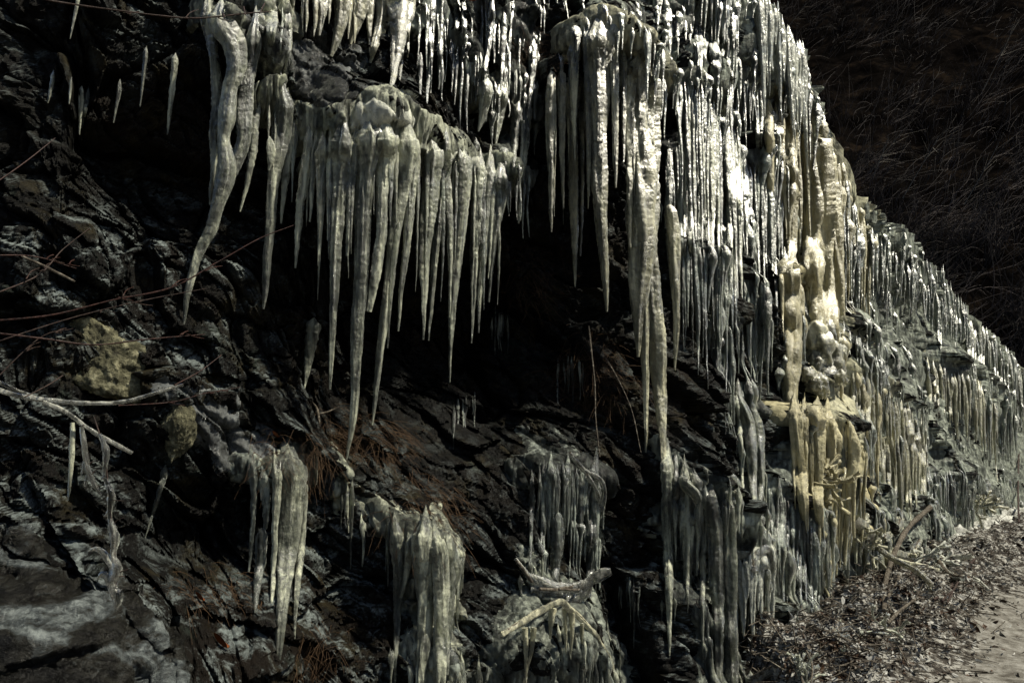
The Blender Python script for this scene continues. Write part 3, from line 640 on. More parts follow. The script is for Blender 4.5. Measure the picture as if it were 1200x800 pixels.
for ip, (name, label, poly, soft, cover, th, fl, mat) in enumerate(PATCHES):
    m_ = np.clip(poly_sd(poly) / soft, -2, 1)
    val = m_ * 0.8 + cover - 0.35 + 0.75 * HOLE + 0.25 * LUMP
    val = np.where(m_ > -1.2, val, -1)
    film = th * sstep(0.0, 0.6, val) + fl * LUMP - 0.004
    if mat == 'mound': film = film + 0.05 * ridged(S2 * 7 + 2 * perlin(S2 * 2, Zf * 2), Zf * 16, 4.0, 3).astype(np.float32) * (val > 0)
    fk = next((k_ for k_ in FRINGE if label.startswith(k_)), None)
    hs = 0.25 if mat in ('rime', 'mound') else 0.55 if fk is None or FRINGE[fk][0] < 130 else 1.0
    if mat == 'mound': fl, hs = 0.075, 0.05
    total = np.where(val > 0, np.maximum(total, disp + np.clip(grow, 0, 1) * hs * sstep(0, 0.4, val) + 0.4 * th), total)
    if fk is None:
        o = ice_patch(name, val, film, M[mat], None, hs)
        if o: tag(o, label, 'ice mound' if name == 'ice_mound' else 'ice sheet')
        continue
    # a sheet made of many frozen runnels: each follows the ice down from where it juts out, then hangs free
    cnt, w0, w1, l0, l1, mt = FRINGE[fk]
    jut = total - blur(blur(total, 9), 5)
    ok = (m_ > -0.3) & (val > -0.25) & (np.arange(NR)[None] < NR - 8) & (FX > -30) & (FX < 1230) & (FY > -60) & (FY < 820)
    ci_, rj_ = np.nonzero(ok & (jut > 0.0))
    pk = rgf.choice(len(ci_), min(cnt, len(ci_)), replace=False, p=(lambda q: q / q.sum())(np.clip(jut[ci_, rj_], 0.002, 0.08) * (6.0 / depth[ci_]) * np.exp(3.0 * HOLE[ci_, rj_] + 2.0 * perlin(S[ci_] * 1.7, Zf[ci_, rj_] * 0.9, 2.2))))
    root = thing(name, label, 'ice sheet', PF[ci_[pk[0]], rj_[pk[0]]])
    ice_patch('ice_film', val, film, M[mat], root, hs)
    runs = []
    for q in pk:
        i, j = ci_[q], rj_[q]
        dz_ = dzc[i]; dep = depth[i]
        L = rgf.uniform(l0, l1) * (0.4 + 0.6 * rgf.random()) * dep / FPX; wd = (rgf.uniform(w0, w1) if rgf.random() < 0.85 else rgf.uniform(w1, w1 * 2)) * 0.5 * dep / FPX
        n = int(min(L / dz_, j - 1))
        if n < 8: continue
        jj = j - np.arange(n); D = total[i, jj].copy()
        slope = rgf.uniform(0.0, 0.12)
        for r_ in range(1, n): D[r_] = max(D[r_], D[r_ - 1] - slope * dz_)
        if D.max() - D[0] > 0.10: continue
        D = np.convolve(np.pad(D, 4, 'edge'), np.ones(9) / 9, 'valid')
        tt_ = np.linspace(0, 1, n); rad = wd * (0.55 + 0.6 * np.exp(-((tt_ - 0.2) / 0.25) ** 2)) * np.clip(1.15 - tt_, 0.05, 1) ** 0.7 * sstep(-0.04, 0.34, tt_) * (1 + 0.18 * perlin(tt_ * 7, i * 0.71, q * 0.1))
        P = np.column_stack([plan[i, 0] + nrm[i, 0] * (D + rad * 0.25), plan[i, 1] + nrm[i, 1] * (D + rad * 0.25), Z[i, jj]])
        tgv = np.array([tg[i, 0], tg[i, 1], 0]); P = P + tgv * (0.4 * wd * perlin(Z[i, jj] * 5, i * 0.37))[:, None]
        runs.append((n * wd / dep ** 2, P[::2] if n > 30 else P, rad[::2] if n > 30 else rad))
    runs.sort(key=lambda r_: -r_[0])
    rest = {m2: MB() for m2 in (mt, 'clear')}
    for q, (_, P, rad) in enumerate(runs):
        m2 = mt if rgf.random() < 0.72 else 'clear'
        mb = MB() if q < 100 else rest[m2]
        add_tube(mb, P, rad, 8, depth=0.9, seed=q * 0.77, lump=0.16, streak=0.15, hz=20)
        if q < 100: mb.build('icicle', M[m2], root)
    for m2, mb in rest.items():
        if mb.n: tag(mb.build('icicle_fringe', M[m2], root), kind='stuff')
bvh_rock = bvh
bvh = coarse_bvh(place(total), 2)

# ------------------------------------------------------------------ icicles
def surf_y(px, py, default):
    h = cast(bvh, px, py)
    return default if h is None else h[1]

def drape(path, wid, Y0, surf=None, yl=None):
    """pixel path + widths -> centre line in the world: lies on the ice down to the ledge (picture height yl), then hangs
    free at depth Y0 unless rock pushes it forward"""
    surf = surf or (lambda x, y: surf_y(x, y, 99.))
    path = np.asarray(path, float)
    Yc = np.array([surf(x, y) for x, y in path])
    if yl is None: yl = path[0, 1] + 2
    on = Yc + 0.12 * wid * np.minimum(Yc, 60) / FPX + 0.04 * sstep(0, 24, (yl if yl is not None else -1e3) - path[:, 1])
    Y = np.where(path[:, 1] < yl, np.clip(on, Y0 - 0.25, Y0 + 0.5), np.minimum(Y0, Yc - 0.35 * wid * np.minimum(Yc, 60) / FPX))
    Y = np.maximum(Y, Y0 - 0.45)
    h_ = max(2, len(Y) // 12)
    Ym = np.array([Y[max(0, q - h_ // 2):q + h_ // 2 + 1].min() for q in range(len(Y))])
    ker_ = np.hanning(2 * h_ + 3)[1:-1]; ker_ /= ker_.sum()
    Y = np.convolve(np.pad(Ym, h_, 'edge'), ker_, 'valid')
    n_ = len(Y)
    C_ = at(path[:, 0], path[:, 1], Y)
    rnd = np.sqrt(np.clip(np.arange(n_) / 9.0 + 0.03, 0, 1))
    return C_, np.maximum(wid, 0.6) * 0.5 * Y / FPX * rnd

count = 0
for ic, c in enumerate(exec_curtains):
    rg = np.random.default_rng(100 + ic)
    pts = np.array(c['pts'], float)
    lx = np.linspace(0, 1, 24); lp = spline(pts, lx)
    ly = []
    for x, y in lp:
        ys = [surf_y(x, y + d, np.nan) for d in (-5, 0, 5)]
        ly.append(np.nanmedian(ys) if not np.all(np.isnan(ys)) else np.nan)
    ly = np.array(ly)
    if np.all(np.isnan(ly)): continue
    ok = ~np.isnan(ly); ly = np.interp(lx, lx[ok], ly[ok])
    k = np.ones(5) / 5; ly = np.minimum(np.convolve(np.pad(ly, 2, 'edge'), k, 'valid'), ly + 0.1)
    mid = at(lp[12, 0], lp[12, 1], ly[12])
    root = thing(c['name'], c['label'], c['cat'], mid)
    # crust along the ledge
    w_led = at(lp[:, 0], lp[:, 1], ly)
    ci = np.array([int(np.argmin(np.sum((plan - p[:2]) ** 2, 1))) for p in w_led])
    so = np.argsort(S[ci]); ss = S[ci][so]; zz = w_led[:, 2][so]
    i0, i1 = np.searchsorted(S, [ss[0] - 0.1, ss[-1] + 0.1])
    dz = np.full(Z.shape, -9.0); sl = slice(max(i0, 0), i1 + 1)
    dz[sl] = Z[sl] - np.interp(S[sl], ss, zz)[:, None]
    tap = np.zeros(len(S)); tap[sl] = sstep(ss[0] - 0.1, ss[0], S[sl]) * (1 - sstep(ss[-1], ss[-1] + 0.1, S[sl]))
    prof = sstep(-0.10, -0.02, dz) * (1 - sstep(c['ch'] * 0.5, c['ch'], dz + 0.10 * HOLE)) * tap[:, None]
    if c['crust'] > 0: prof = prof - 0.15 - 0.25 * np.clip(HOLE, 0, 1)
    cob = None
    if c['crust'] > 0: cob = ice_patch('ice_crust', prof, c['crust'] * (0.03 * sstep(0, 0.4, prof) + 0.016 * LUMP + 0.02 * HOLE) - 0.002, M[c['cmat']], root, 0.9)
    cb = None
    if cob is not None:
        off = np.array(root.location)
        nv = len(cob.data.vertices); cv = np.empty(nv * 3, np.float32); cob.data.vertices.foreach_get('co', cv)
        cb = BVHTree.FromPolygons((cv.reshape(-1, 3) + off).tolist(), [tuple(p.vertices) for p in cob.data.polygons])
    def surf2(x, y, cb=cb):
        v_ = surf_y(x, y, 99.)
        if cb is not None:
            h = cast(cb, x, y)
            if h is not None: v_ = min(v_, h[1])
        return v_
    lf = []
    for (x, y), d0 in zip(lp, ly):
        f_ = min(surf2(x, y + d) for d in (-10, -5, 0, 5))
        lf.append(np.clip(f_, d0 - 0.35, d0 + 0.05))
    lf = np.array(lf); lf = np.minimum(np.convolve(np.pad(lf, 2, 'edge'), k, 'valid'), lf + 0.03)
    rise = np.clip(22 * 5.5 / ly[12], 4, 22) * c.get('rise', 1.0)
    jobs = []
    for e in c['ex']:
        E = np.array(e, float).reshape(-1, 3)
        if E[0, 1] > lp[:, 1].min() - 12 and np.min(np.abs(lp[:, 1] - E[0, 1]) + np.abs(lp[:, 0] - E[0, 0])) < 30:
            rz = rise * rg.uniform(.8, 1.4); jx = rg.normal(0, 3)
            E = np.vstack([[E[0, 0] + jx, E[0, 1] - rz * 1.5, E[0, 2] * .10], [E[0, 0] + jx * .7, E[0, 1] - rz * .9, E[0, 2] * .42], [E[0, 0] + jx * .3, E[0, 1] - rz * .35, E[0, 2] * .8], E])
        jobs.append((E, 0))
    for q in range(c['n']):
        t = (q + rg.random()) / c['n']
        x, y = spline(pts, np.array([t]))[0] if len(pts) > 2 else pts[0] + (pts[1] - pts[0]) * t
        y += rg.normal(0, 4) + 2
        while cast(bvh, x, y) is None and y < 800: y += 3
        Lp = rg.uniform(*c['L']) * (0.35 + 0.65 * rg.random() ** 0.6); wp = rg.uniform(*c['w']) * (0.6 + 0.5 * min(1, Lp / c['L'][1]))
        # a hanging icicle is plumb: its picture leans with the camera's pitch
        dx = (x - 600) / FPX * math.tan(PITCH) * Lp + rg.normal(0, 0.012) * Lp
        sw = rg.normal(0, 0.8)
        E = np.array([[x, y - rise * rg.uniform(.3, 1.2), wp * 0.25], [x + dx * .12, y + Lp * .12, wp], [x + dx * .4 + sw, y + Lp * .4, wp * rg.uniform(.7, .95)], [x + dx * .7 + sw, y + Lp * .7, wp * rg.uniform(.42, .6)], [x + dx, y + Lp, 0.8]])
        jobs.append((E, 1))
    for E, auto in jobs:
        Lpx = np.sum(np.hypot(*np.diff(E[:, :2], axis=0).T))
        n = int(np.clip(Lpx / 1.3, 10, 420)); t = np.linspace(0, 1, n)
        Q = spline(E, t); w_ = np.maximum(Q[:, 2], 0.6)
        so_ = np.argsort(lp[:, 0]); xq = np.clip(E[0, 0], lp[:, 0].min(), lp[:, 0].max())
        Y0 = float(np.interp(xq, lp[so_, 0], lf[so_])) - 0.4 * c['out'] + 0.15 * w_.max() * ly[12] / FPX; yl = float(np.interp(xq, lp[so_, 0], lp[so_, 1]))
        C_, rad = drape(Q[:, :2], w_, Y0, surf2, min(yl, E[0, 1] + 30))
        L = np.concatenate([[0], np.cumsum(np.linalg.norm(np.diff(C_, axis=0), axis=1))])
        sd = float(rg.random() * 90)
        # small sideways waver
        C_ = C_ + np.stack([0.004 * perlin(L * 9, sd), 0.006 * perlin(L * 6, sd + 5), 0 * L], -1) * np.minimum(1, L / 0.1)[:, None]
        k_ = 22 if w_.max() > 14 else 13 if w_.max() > 7 else 8
        mb = MB(); add_tube(mb, C_, rad, k_, depth=0.8, seed=sd, lump=0.20 * min(1.0, 0.034 / rad.max()) * rg.uniform(.5, 1.3), streak=0.28, hz=20, ripple=0.0)
        mb.build('icicle', M[c['mat']] if not (auto and rg.random() < 0.25) else M['clear' if c['mat'] in ('grey', 'glaze') else c['mat']], root)
        count += 1
print('icicles', count)

# ------------------------------------------------------------------ ground, path
def dist_cliff(P):
    """signed distance of plan points to the cliff foot (positive on the viewer's side)"""
    st = plan[::4]; nn = nrm[::4]
    out = np.empty(len(P)); 
    for a in range(0, len(P), 4000):
        q = P[a:a + 4000, None, :] - st[None]
        d2 = (q ** 2).sum(-1); j = d2.argmin(1)
        out[a:a + 4000] = (q[np.arange(len(j)), j] * nn[j]).sum(1)
    return out
def ground_h(X, Yv, d):
    d = np.clip(d, -30, 60)
    h = 0.30 * np.exp(-np.clip(d - 0.6, 0, 60) ** 2 / 0.40) 
    litter = np.exp(-((d - 0.5) / 0.7) ** 4)
    h = h + litter * (0.16 * fbm(X * 2.6, Yv * 2.6, 1.0, 3) + 0.07 * ridged(X * 5, Yv * 5, 2.0, 3) * fbm(X * 9, Yv * 9, 3.0, 2)) + 0.02 * fbm(X * 3, Yv * 3, 5.0, 4)
    return h - 1.1 * (1 - sstep(1.3, 1.9, X)) * sstep(2.0, 3.2, Yv)
az = np.concatenate([np.linspace(-180, -30, 40, endpoint=False), np.linspace(-30, 5, 50, endpoint=False), np.linspace(5, 40, 420, endpoint=False), np.linspace(40, 180, 40)])
rr = np.concatenate([np.linspace(0.05, 4, 25, endpoint=False), np.geomspace(4, 40, 330, endpoint=False), np.geomspace(40, 900, 30)])
GX = np.sin(R(1) * az)[:, None] * rr[None]; GY = np.cos(R(1) * az)[:, None] * rr[None]
gp = np.stack([GX.ravel(), GY.ravel()], -1); gd = dist_cliff(gp)
GZ = ground_h(gp[:, 0], gp[:, 1], gd)
m = len(rr); i = np.arange(len(az) - 1)[:, None] * m + np.arange(m - 1)[None]
ground = mesh_obj('ground', np.column_stack([gp, GZ]), np.stack([i, i + 1, i + m + 1, i + m], -1).reshape(-1, 4), M['ground'])
tag(ground, 'frosted leaf litter at the foot of the ice wall', kind='structure')
# path: a trodden strip alongside the litter
q = np.arange(0, len(plan), 3); q = q[(plan[q, 0] > -3)]
wv = 1.28 + 0.12 * np.sin(S[q] * 1.1) + 0.3 * np.clip((6 - depth[q]) , 0, 1)
rows = []
tt = np.linspace(0, 1.5, 40)
for u in tt:
    xy = plan[q] + nrm[q] * (wv + u + 0.12 * perlin(S[q] * 2.2, u * 3))[:, None]
    z_ = ground_h(xy[:, 0], xy[:, 1], dist_cliff(xy)) + 0.012 + 0.02 * fbm(xy[:, 0] * 4, xy[:, 1] * 4, 8.0, 3) - 0.10 * max(0, abs(u - 0.75) / 0.75 - 0.75)
    rows.append(np.column_stack([xy, z_]))
PV = np.array(rows); m = PV.shape[1]
i = np.arange(len(tt) - 1)[:, None] * m + np.arange(m - 1)[None]
path = mesh_obj('path', PV.reshape(-1, 3), np.stack([i, i + m, i + m + 1, i + 1], -1).reshape(-1, 4), M['path'])
tag(path, 'narrow trodden path along the litter', kind='structure')

# frozen spill at the foot of the far pillars
q = np.nonzero((colpx > 1062) & (colpx < 1214))[0]; tt = np.linspace(0, 1, 46); rows = []
edge = 0.62 + 0.25 * perlin(S[q] * 1.3, 4.4) + 0.12 * perlin(S[q] * 4.1, 2.4); edge = edge * np.sin(np.linspace(0, np.pi, len(q))) ** 0.35
for u in tt:
    xy = plan[q] + nrm[q] * (-0.15 + (edge + 0.15) * u)[:, None]
    rows.append(np.column_stack([xy, ground_h(xy[:, 0], xy[:, 1], dist_cliff(xy)) + 0.09 * (1 - u ** 3) - 0.03 * u + 0.05 * fbm(xy[:, 0] * 3.5, xy[:, 1] * 3.5, 2.0, 4)]))
PV = np.array(rows); m = PV.shape[1]; i = np.arange(len(tt) - 1)[:, None] * m + np.arange(m - 1)[None]
tag(mesh_obj('frozen_spill', PV.reshape(-1, 3), np.stack([i, i + m, i + m + 1, i + 1], -1).reshape(-1, 4), M['spill']), 'pale frozen spill spread on the litter at the foot of the far pillars', 'frozen spill')

# ------------------------------------------------------------------ the dark hillside behind
az = np.linspace(-5, 75, 200); rr = np.geomspace(34, 260, 120)
HX = np.sin(R(1) * az)[:, None] * rr; HY = np.cos(R(1) * az)[:, None] * rr
HZ = (rr[None] - 36) * 0.80 + 2.5 * fbm(HX * 0.06, HY * 0.06, 1.0, 4) + 0.8 * fbm(HX * 0.4, HY * 0.4, 3.0, 3) - 1
m = len(rr); i = np.arange(len(az) - 1)[:, None] * m + np.arange(m - 1)[None]
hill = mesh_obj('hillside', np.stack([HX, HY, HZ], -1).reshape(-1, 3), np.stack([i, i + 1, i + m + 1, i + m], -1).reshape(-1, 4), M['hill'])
tag(hill, 'steep dark wooded hillside beyond the ice wall', kind='structure')
hb = BVHTree.FromPolygons(np.stack([HX, HY, HZ], -1).reshape(-1, 3).tolist(), np.stack([i, i + 1, i + m + 1, i + m], -1).reshape(-1, 4).tolist())

def thin(mb, P, r0, r1):
    P = np.asarray(P, float); n = len(P)
    add_tube(mb, P, np.linspace(r0, r1, n), 3, lump=0, streak=0)
mb = MB(); rg = np.random.default_rng(21)
for _ in range(15000):
    px, py = rg.uniform(880, 1260), rg.uniform(-60, 470)
    if perlin(px * 0.012, py * 0.016, 3.0) + rg.normal(0, 0.22) < 0.02: continue
    h = cast(hb, px, py)
    if h is None: continue
    L = rg.uniform(0.5, 2.6); a = rg.normal(0.35, 0.4) + 1.6 * perlin(px * 0.02, py * 0.025, 9.0); b = rg.normal(0, 0.5)
    d = np.array([math.sin(a), -0.25 + 0.3 * b, math.cos(a)]); bend = rg.normal(0, 0.5, 3)
    s_ = np.linspace(0, 1, 5)[:, None]
    thin(mb, h - [0, 0, .1] + d * L * s_ + bend * L * s_ ** 2, rg.uniform(0.012, 0.034), 0.008)
tag(mb.build('brushwood', M['twig']), 'tangle of bare brown brushwood over the dark hillside', 'brushwood', kind='stuff')

sap = [(1018, 205, 1060, 150, 'pale thin sapling leaning right just beyond the skyline of the ice wall'), (1022, 210, 1042, 160, 'pale thin sapling standing straighter behind its leaning neighbour'),
       (925, 30, 945, 4, 'short pale bush stem at the top where the ice wall meets the hillside'), (1058, 232, 1100, 160, 'bare grey shrub spreading on the hillside above the far skyline'),
       (1150, 110, 1190, 30, 'bare shrub high on the hillside near the right edge'), (1130, 240, 1170, 170, 'bare shrub halfway up the hillside at the right')]
for x0, y0, x1, y1, lab in sap:
    h = cast(hb, x0, y0); Yd = h[1] - 0.5
    base = at(x0, y0, Yd); root = thing('bare_sapling', lab, 'sapling', base)
    tip = at(x1, y1, Yd - 0.8); s_ = np.linspace(0, 1, 12)[:, None]
    Pm = base + (tip - base) * s_ + np.array([0.15, 0, 0.1]) * (s_ * (1 - s_))
    mb = MB(); add_tube(mb, Pm, np.linspace(0.035, 0.012, 12), 5, lump=.05, streak=.05); mb.build('trunk', M['paletwig'], root)
    mb = MB()
    for q in range(9):
        k = rg.integers(3, 11); L = np.linalg.norm(tip - base) * rg.uniform(.2, .5)
        d = (tip - base) / np.linalg.norm(tip - base) + rg.normal(0, 0.5, 3); d /= np.linalg.norm(d)
        thin(mb, Pm[k] + d * L * np.linspace(0, 1, 6)[:, None], 0.014, 0.006)
    mb.build('crown', M['paletwig'], root)

# ------------------------------------------------------------------ branches, twigs, litter
gb = BVHTree.FromPolygons(np.column_stack([gp, GZ]).tolist(), (lambda m: (lambda i: np.stack([i, i + 1, i + m + 1, i + m], -1).reshape(-1, 4))(np.arange(509 + 40)[:, None] * m + np.arange(m - 1)[None]))(385).tolist()) if False else None
m = 385
def hit_any(px, py):
    hs = [h for h in (cast(bvh, px, py), cast(gbvh, px, py)) if h is not None]
    return min(hs, key=lambda p: p[1]) if hs else None
i = np.arange(550 - 1)[:, None] * m + np.arange(m - 1)[None]
gbvh = BVHTree.FromPolygons(np.column_stack([gp, GZ]).tolist(), np.stack([i, i + 1, i + m + 1, i + m], -1).reshape(-1, 4).tolist())

def line_world(E, Y=None, dY=0.0, lift=0.0):
    """rows x, y, width px at depth Y (or the depth of what lies behind the first and last row, brought forward by lift)"""
    E = np.asarray(E, float)
    Lpx = np.sum(np.hypot(*np.diff(E[:, :2], axis=0).T)); n = int(np.clip(Lpx / 3, 8, 120))
    Q = spline(E, np.linspace(0, 1, n))
    if Y is None:
        a = hit_any(*E[0, :2])[1] - lift; b = hit_any(*E[-1, :2])[1] - lift
    else: a, b = Y, Y + dY
    Yv = np.linspace(a, b, n)
    return at(Q[:, 0], Q[:, 1], Yv), np.maximum(Q[:, 2], 0.5) * 0.5 * Yv / FPX

def twig(label, lines, mat, Y=None, dY=0.0, lift=0.0, coat=None, ics=(), name='twig', cat='twig', coat_w=3.2, icmat='grey'):
    if mat in ('redbark', 'bark') and Y is not None:
        rq = np.random.default_rng(int(abs(lines[0][0][1])) + 3); main = lines[0]; lines = [[(x + rq.normal(0, 1.0), y + rq.normal(0, 1.6), w_ * 0.75) for x, y, w_ in E] for E in lines]
        for q in range(4):
            P2 = spline(main, np.array([rq.uniform(.35, .95)]))[0]; l = rq.uniform(4, 22); a_ = rq.uniform(-1.1, 0.5)
            lines.append([(P2[0], P2[1], 1.5), (P2[0] + l * .5 * math.cos(a_), P2[1] + l * .5 * math.sin(a_), 1.2), (P2[0] + l * math.cos(a_ * .7), P2[1] + l * math.sin(a_ * .7), 1.6 if l < 9 else .8)])
    first = line_world(lines[0], Y, dY, lift)
    root = thing(name, label, cat, first[0][0])
    for q, E in enumerate(lines):
        P, rad = line_world(E, Y, dY, lift)
        mb = MB(); add_tube(mb, P, rad, 8, lump=0.22, streak=0.15, seed=q * 3.1, hz=25)
        mb.build('stem' if q == 0 else 'side_shoot', M[mat], root)
        if coat:
            cr = rad * coat_w + 0.002; off = P - np.array([0, 0, 1]) * (cr * 0.35)[:, None]
            mb = MB(); add_tube(mb, off, cr, 12, lump=0.35, streak=0.25, seed=q * 7.7, hz=14, depth=0.8)
            mb.build('ice_coat', M[coat], root)
    for E in ics:
        P, rad = line_world(E, first[0][:, 1].mean() if Y is None else Y + dY * 0.5)
        mb = MB(); add_tube(mb, P, rad, 9, lump=0.25, streak=0.2, seed=float(E[0][0]), hz=25); mb.build('icicle', M[icmat], root)
    return root

twig('long bare twig with buds crossing the top left corner', [[(40, -6, 3), (61, 0, 3.2), (135, 13, 3.2), (216, 21, 3), (257, 21, 2.8), (290, 14, 2.4), (318, 10, 2)], [(262, 21, 2), (262, 14, 3)], [(288, 15, 2), (286, 8, 3)], [(306, 12, 2), (310, 5, 2.6)]], 'bark', 3.2, 0.4)
twig('long reddish twig sweeping up to the right past the tip of the bent icicle', [[(-20, 378, 3.4), (60, 370, 3.2), (130, 350, 3), (200, 336, 2.8), (258, 308, 2.4), (305, 282, 2), (345, 262, 1.4)]], 'redbark', 3.1, 0.5)
twig('reddish twig passing in front of the lichened boulder', [[(-20, 388, 3.4), (50, 398, 3.2), (110, 405, 3), (170, 398, 2.4), (242, 388, 1.6)]], 'redbark', 3.0, 0.4)
twig('thin twig slanting down from the left edge towards the bent icicle', [[(-20, 402, 2.6), (60, 380, 2.2), (110, 368, 2), (170, 352, 1.8), (240, 338, 1.2)]], 'bark', 3.0, 0.4)
twig('dark twig rising steeply across the left rock wall', [[(-20, 350, 2.6), (40, 322, 2.4), (75, 295, 2), (105, 268, 1.4)]], 'bark', 2.9, 0.3)
twig('thin dark twig rising from the left edge above the others', [[(-20, 300, 2.4), (40, 300, 2), (90, 312, 1.6)], [(-10, 220, 2), (30, 190, 1.8), (66, 160, 1.2)]], 'redbark', 2.9, 0.3)
twig('pale frosted stick lying on the rock ledge near the left edge', [[(25, 300, 2.5), (52, 312, 3.5), (88, 330, 3)]], 'wood', 3.7, 0.1)
twig('thin twig ending in a bud just above the iced branch', [[(-20, 460, 2), (45, 400, 1.8), (85, 385, 1.4)], [(30, 465, 2), (55, 452, 2), (72, 440, 2.4)]], 'bark', 3.0, 0.2)
twig('red tipped twig reaching right beyond the iced branch', [[(140, 473, 2), (200, 470, 1.8), (240, 462, 1.6), (280, 454, 1.2)], [(205, 450, 2), (235, 435, 1.6), (258, 414, 1.2)]], 'redbark', 3.1, 0.2)
twig('forked ice coated branch reaching in from the left edge', [[(-20, 448, 3), (20, 462, 3), (80, 470, 2.6), (140, 470, 2.4), (180, 460, 2), (215, 450, 1.6)], [(50, 470, 2.6), (78, 482, 2.4), (110, 505, 2.2), (155, 530, 1.6)], [(-20, 438, 2), (10, 452, 2), (50, 468, 2)]], 'wood', 3.05, 0.2,
     coat='coat', coat_w=1.7, name='iced_branch', cat='iced branch',
     ics=[[(85, 495, 5), (85, 520, 7), (83, 555, 5), (80, 586, 1.5)]])
twig('ice coated hanging twig with hooked thorns of ice under the forked branch', [[(110, 488, 2.4), (120, 520, 2.4), (127, 560, 2.2), (131, 610, 2.2), (134, 660, 2.2), (136, 704, 2)], [(130, 655, 1.2), (122, 648, 1.2), (106, 642, 0.8)], [(133, 678, 1.2), (128, 674, 1.2), (117, 674, 0.8)]], 'bark', 3.1, 0.0,
     name='iced_branch', cat='iced branch', icmat='coat', ics=[[(117, 508, 4), (124, 530, 9), (123, 556, 5), (130, 580, 9), (128, 604, 5), (134, 630, 10), (132, 650, 6), (136, 668, 14), (131, 686, 8), (138, 700, 13), (135, 716, 3)],
     [(134, 664, 11), (124, 651, 8), (113, 643, 6), (103, 646, 1)], [(134, 690, 10), (126, 676, 8), (119, 672, 5), (114, 680, 1)], [(127, 600, 6), (123, 604, 3), (120, 602, 1)], [(124, 556, 5), (120, 561, 3), (118, 558, 1)]])
twig('short ice coated twig hanging with a saw edged foot left of the hooked one', [[(97, 500, 2), (100, 530, 2), (106, 560, 2), (117, 578, 1.6)]], 'bark', 3.1, 0.0, name='iced_branch', cat='iced branch', icmat='coat',
     ics=[[(96, 500, 5), (99, 525, 8), (103, 548, 8), (110, 566, 7), (119, 580, 2)], [(99, 540, 5), (96, 552, 3), (95, 558, 1)], [(103, 556, 5), (100, 566, 3), (100, 571, 1)]])
twig('bent ice coated stick like a roof ridge at bottom centre', [[(588, 742, 3), (620, 722, 4), (640, 710, 4), (657, 703, 4.5), (668, 712, 4), (685, 728, 4), (700, 748, 4), (712, 770, 3.6), (722, 798, 3)]], 'wood', None, 0, 0.5, coat='cream', coat_w=1.9, name='iced_branch', cat='iced branch', icmat='cream',
     ics=[[(662, 712, 7), (663, 740, 5), (663, 764, 1.5)], [(670, 718, 8), (670, 745, 5), (669, 766, 1.5)], [(682, 730, 6), (682, 745, 4), (682, 754, 1.5)], [(615, 735, 8), (617, 760, 6), (616, 800, 3)], [(626, 735, 8), (622, 765, 5), (613, 800, 3)], [(648, 712, 9), (646, 730, 5), (645, 748, 2)]])
twig('swollen ice coated stub pointing up to the right behind the bent stick', [[(632, 690, 4), (655, 690, 4), (680, 684, 4), (700, 674, 4), (714, 668, 3)], [(655, 690, 3), (680, 690, 3), (692, 676, 3)], [(605, 656, 3), (614, 668, 4), (624, 682, 4)]], 'wood', None, 0, 0.42, name='iced_branch', cat='iced branch', icmat='coat', ics=[[(622, 690, 12), (645, 692, 19), (672, 690, 17), (690, 682, 11), (704, 673, 14), (716, 669, 8)], [(640, 702, 20), (668, 704, 20), (684, 696, 14), (692, 680, 8)], [(604, 654, 4), (614, 668, 7), (626, 684, 10), (634, 700, 12)], [(618, 676, 12), (640, 684, 18), (660, 700, 16)]])
twig('arched frosted twig at the corner of the glassy icicle screen', [[(668, 530, 3), (685, 550, 3), (703, 560, 3), (709, 575, 3), (706, 600, 2)], [(688, 556, 3), (700, 575, 2), (704, 592, 2)]], 'wood', None, 0, 0.25, coat='coat', coat_w=1.7, name='iced_branch', cat='iced branch')
# right: iced shrubs
def bush(label, x, y, n, reach, fan, seed, coat, lift, r_px=1.6, up=-0.2):
    """a shrub whose twigs fork outwards, every twig thickly iced"""
    rg = np.random.default_rng(seed); lines = []
    for q in range(n):
        a = rg.uniform(*fan); L = reach * rg.uniform(.5, 1); pts = [(x + rg.normal(0, 5), y + rg.normal(0, 6), r_px)]
        for k in range(1, 5):
            a += rg.normal(0, 0.28); pts.append((pts[-1][0] + math.cos(a) * L / 4, pts[-1][1] - math.sin(a) * L / 4 * 0.9 , r_px * (1.3 if k == 4 else 1)))
        lines.append(pts)
        for f in range(rg.integers(1, 4)):
            k = rg.integers(1, 4); b_ = a + rg.choice([-1, 1]) * rg.uniform(.5, 1.1); l = L * rg.uniform(.2, .4); p0 = pts[k]
            lines.append([p0, (p0[0] + math.cos(b_) * l * .5, p0[1] - math.sin(b_) * l * .5, r_px * .8), (p0[0] + math.cos(b_ + .2) * l, p0[1] - math.sin(b_ + .2) * l, r_px)])
    h = hit_any(x, y); Y = h[1] - lift
    root = thing('iced_shrub', label, 'iced shrub', at(x, y, Y))
    for E in lines:
        dy = rg.uniform(-0.15, 0.15); P, rad = line_world(E, Y, dy)
        mb = MB(); add_tube(mb, P, rad * 0.55, 6, lump=.1, streak=.1); mb.build('stem', M['bark'], root)
        cr = rad * rg.uniform(1.5, 2.6) * (1 + 0.5 * np.linspace(0, 1, len(rad)) ** 3); mb = MB()
        add_tube(mb, P - np.array([0, 0, 1]) * (cr * .55)[:, None], cr, 10, lump=.35, streak=.2, seed=float(rg.random() * 50), hz=14); mb.build('ice_coat', M[coat], root)
bush('bushy twigs thick with yellow ice below the mushroom cap', 958, 560, 13, 56, (-0.9, 1.3), 3, 'yellow', 0.25)
bush('low pale iced twigs at the foot of the yellow apron', 1012, 640, 8, 40, (-0.7, 1.2), 14, 'cream', 0.35, 1.5)
bush('white iced twig clump beside the leaning dead branch', 1078, 662, 9, 38, (-0.7, 0.9), 15, 'white', 0.3, 1.6)
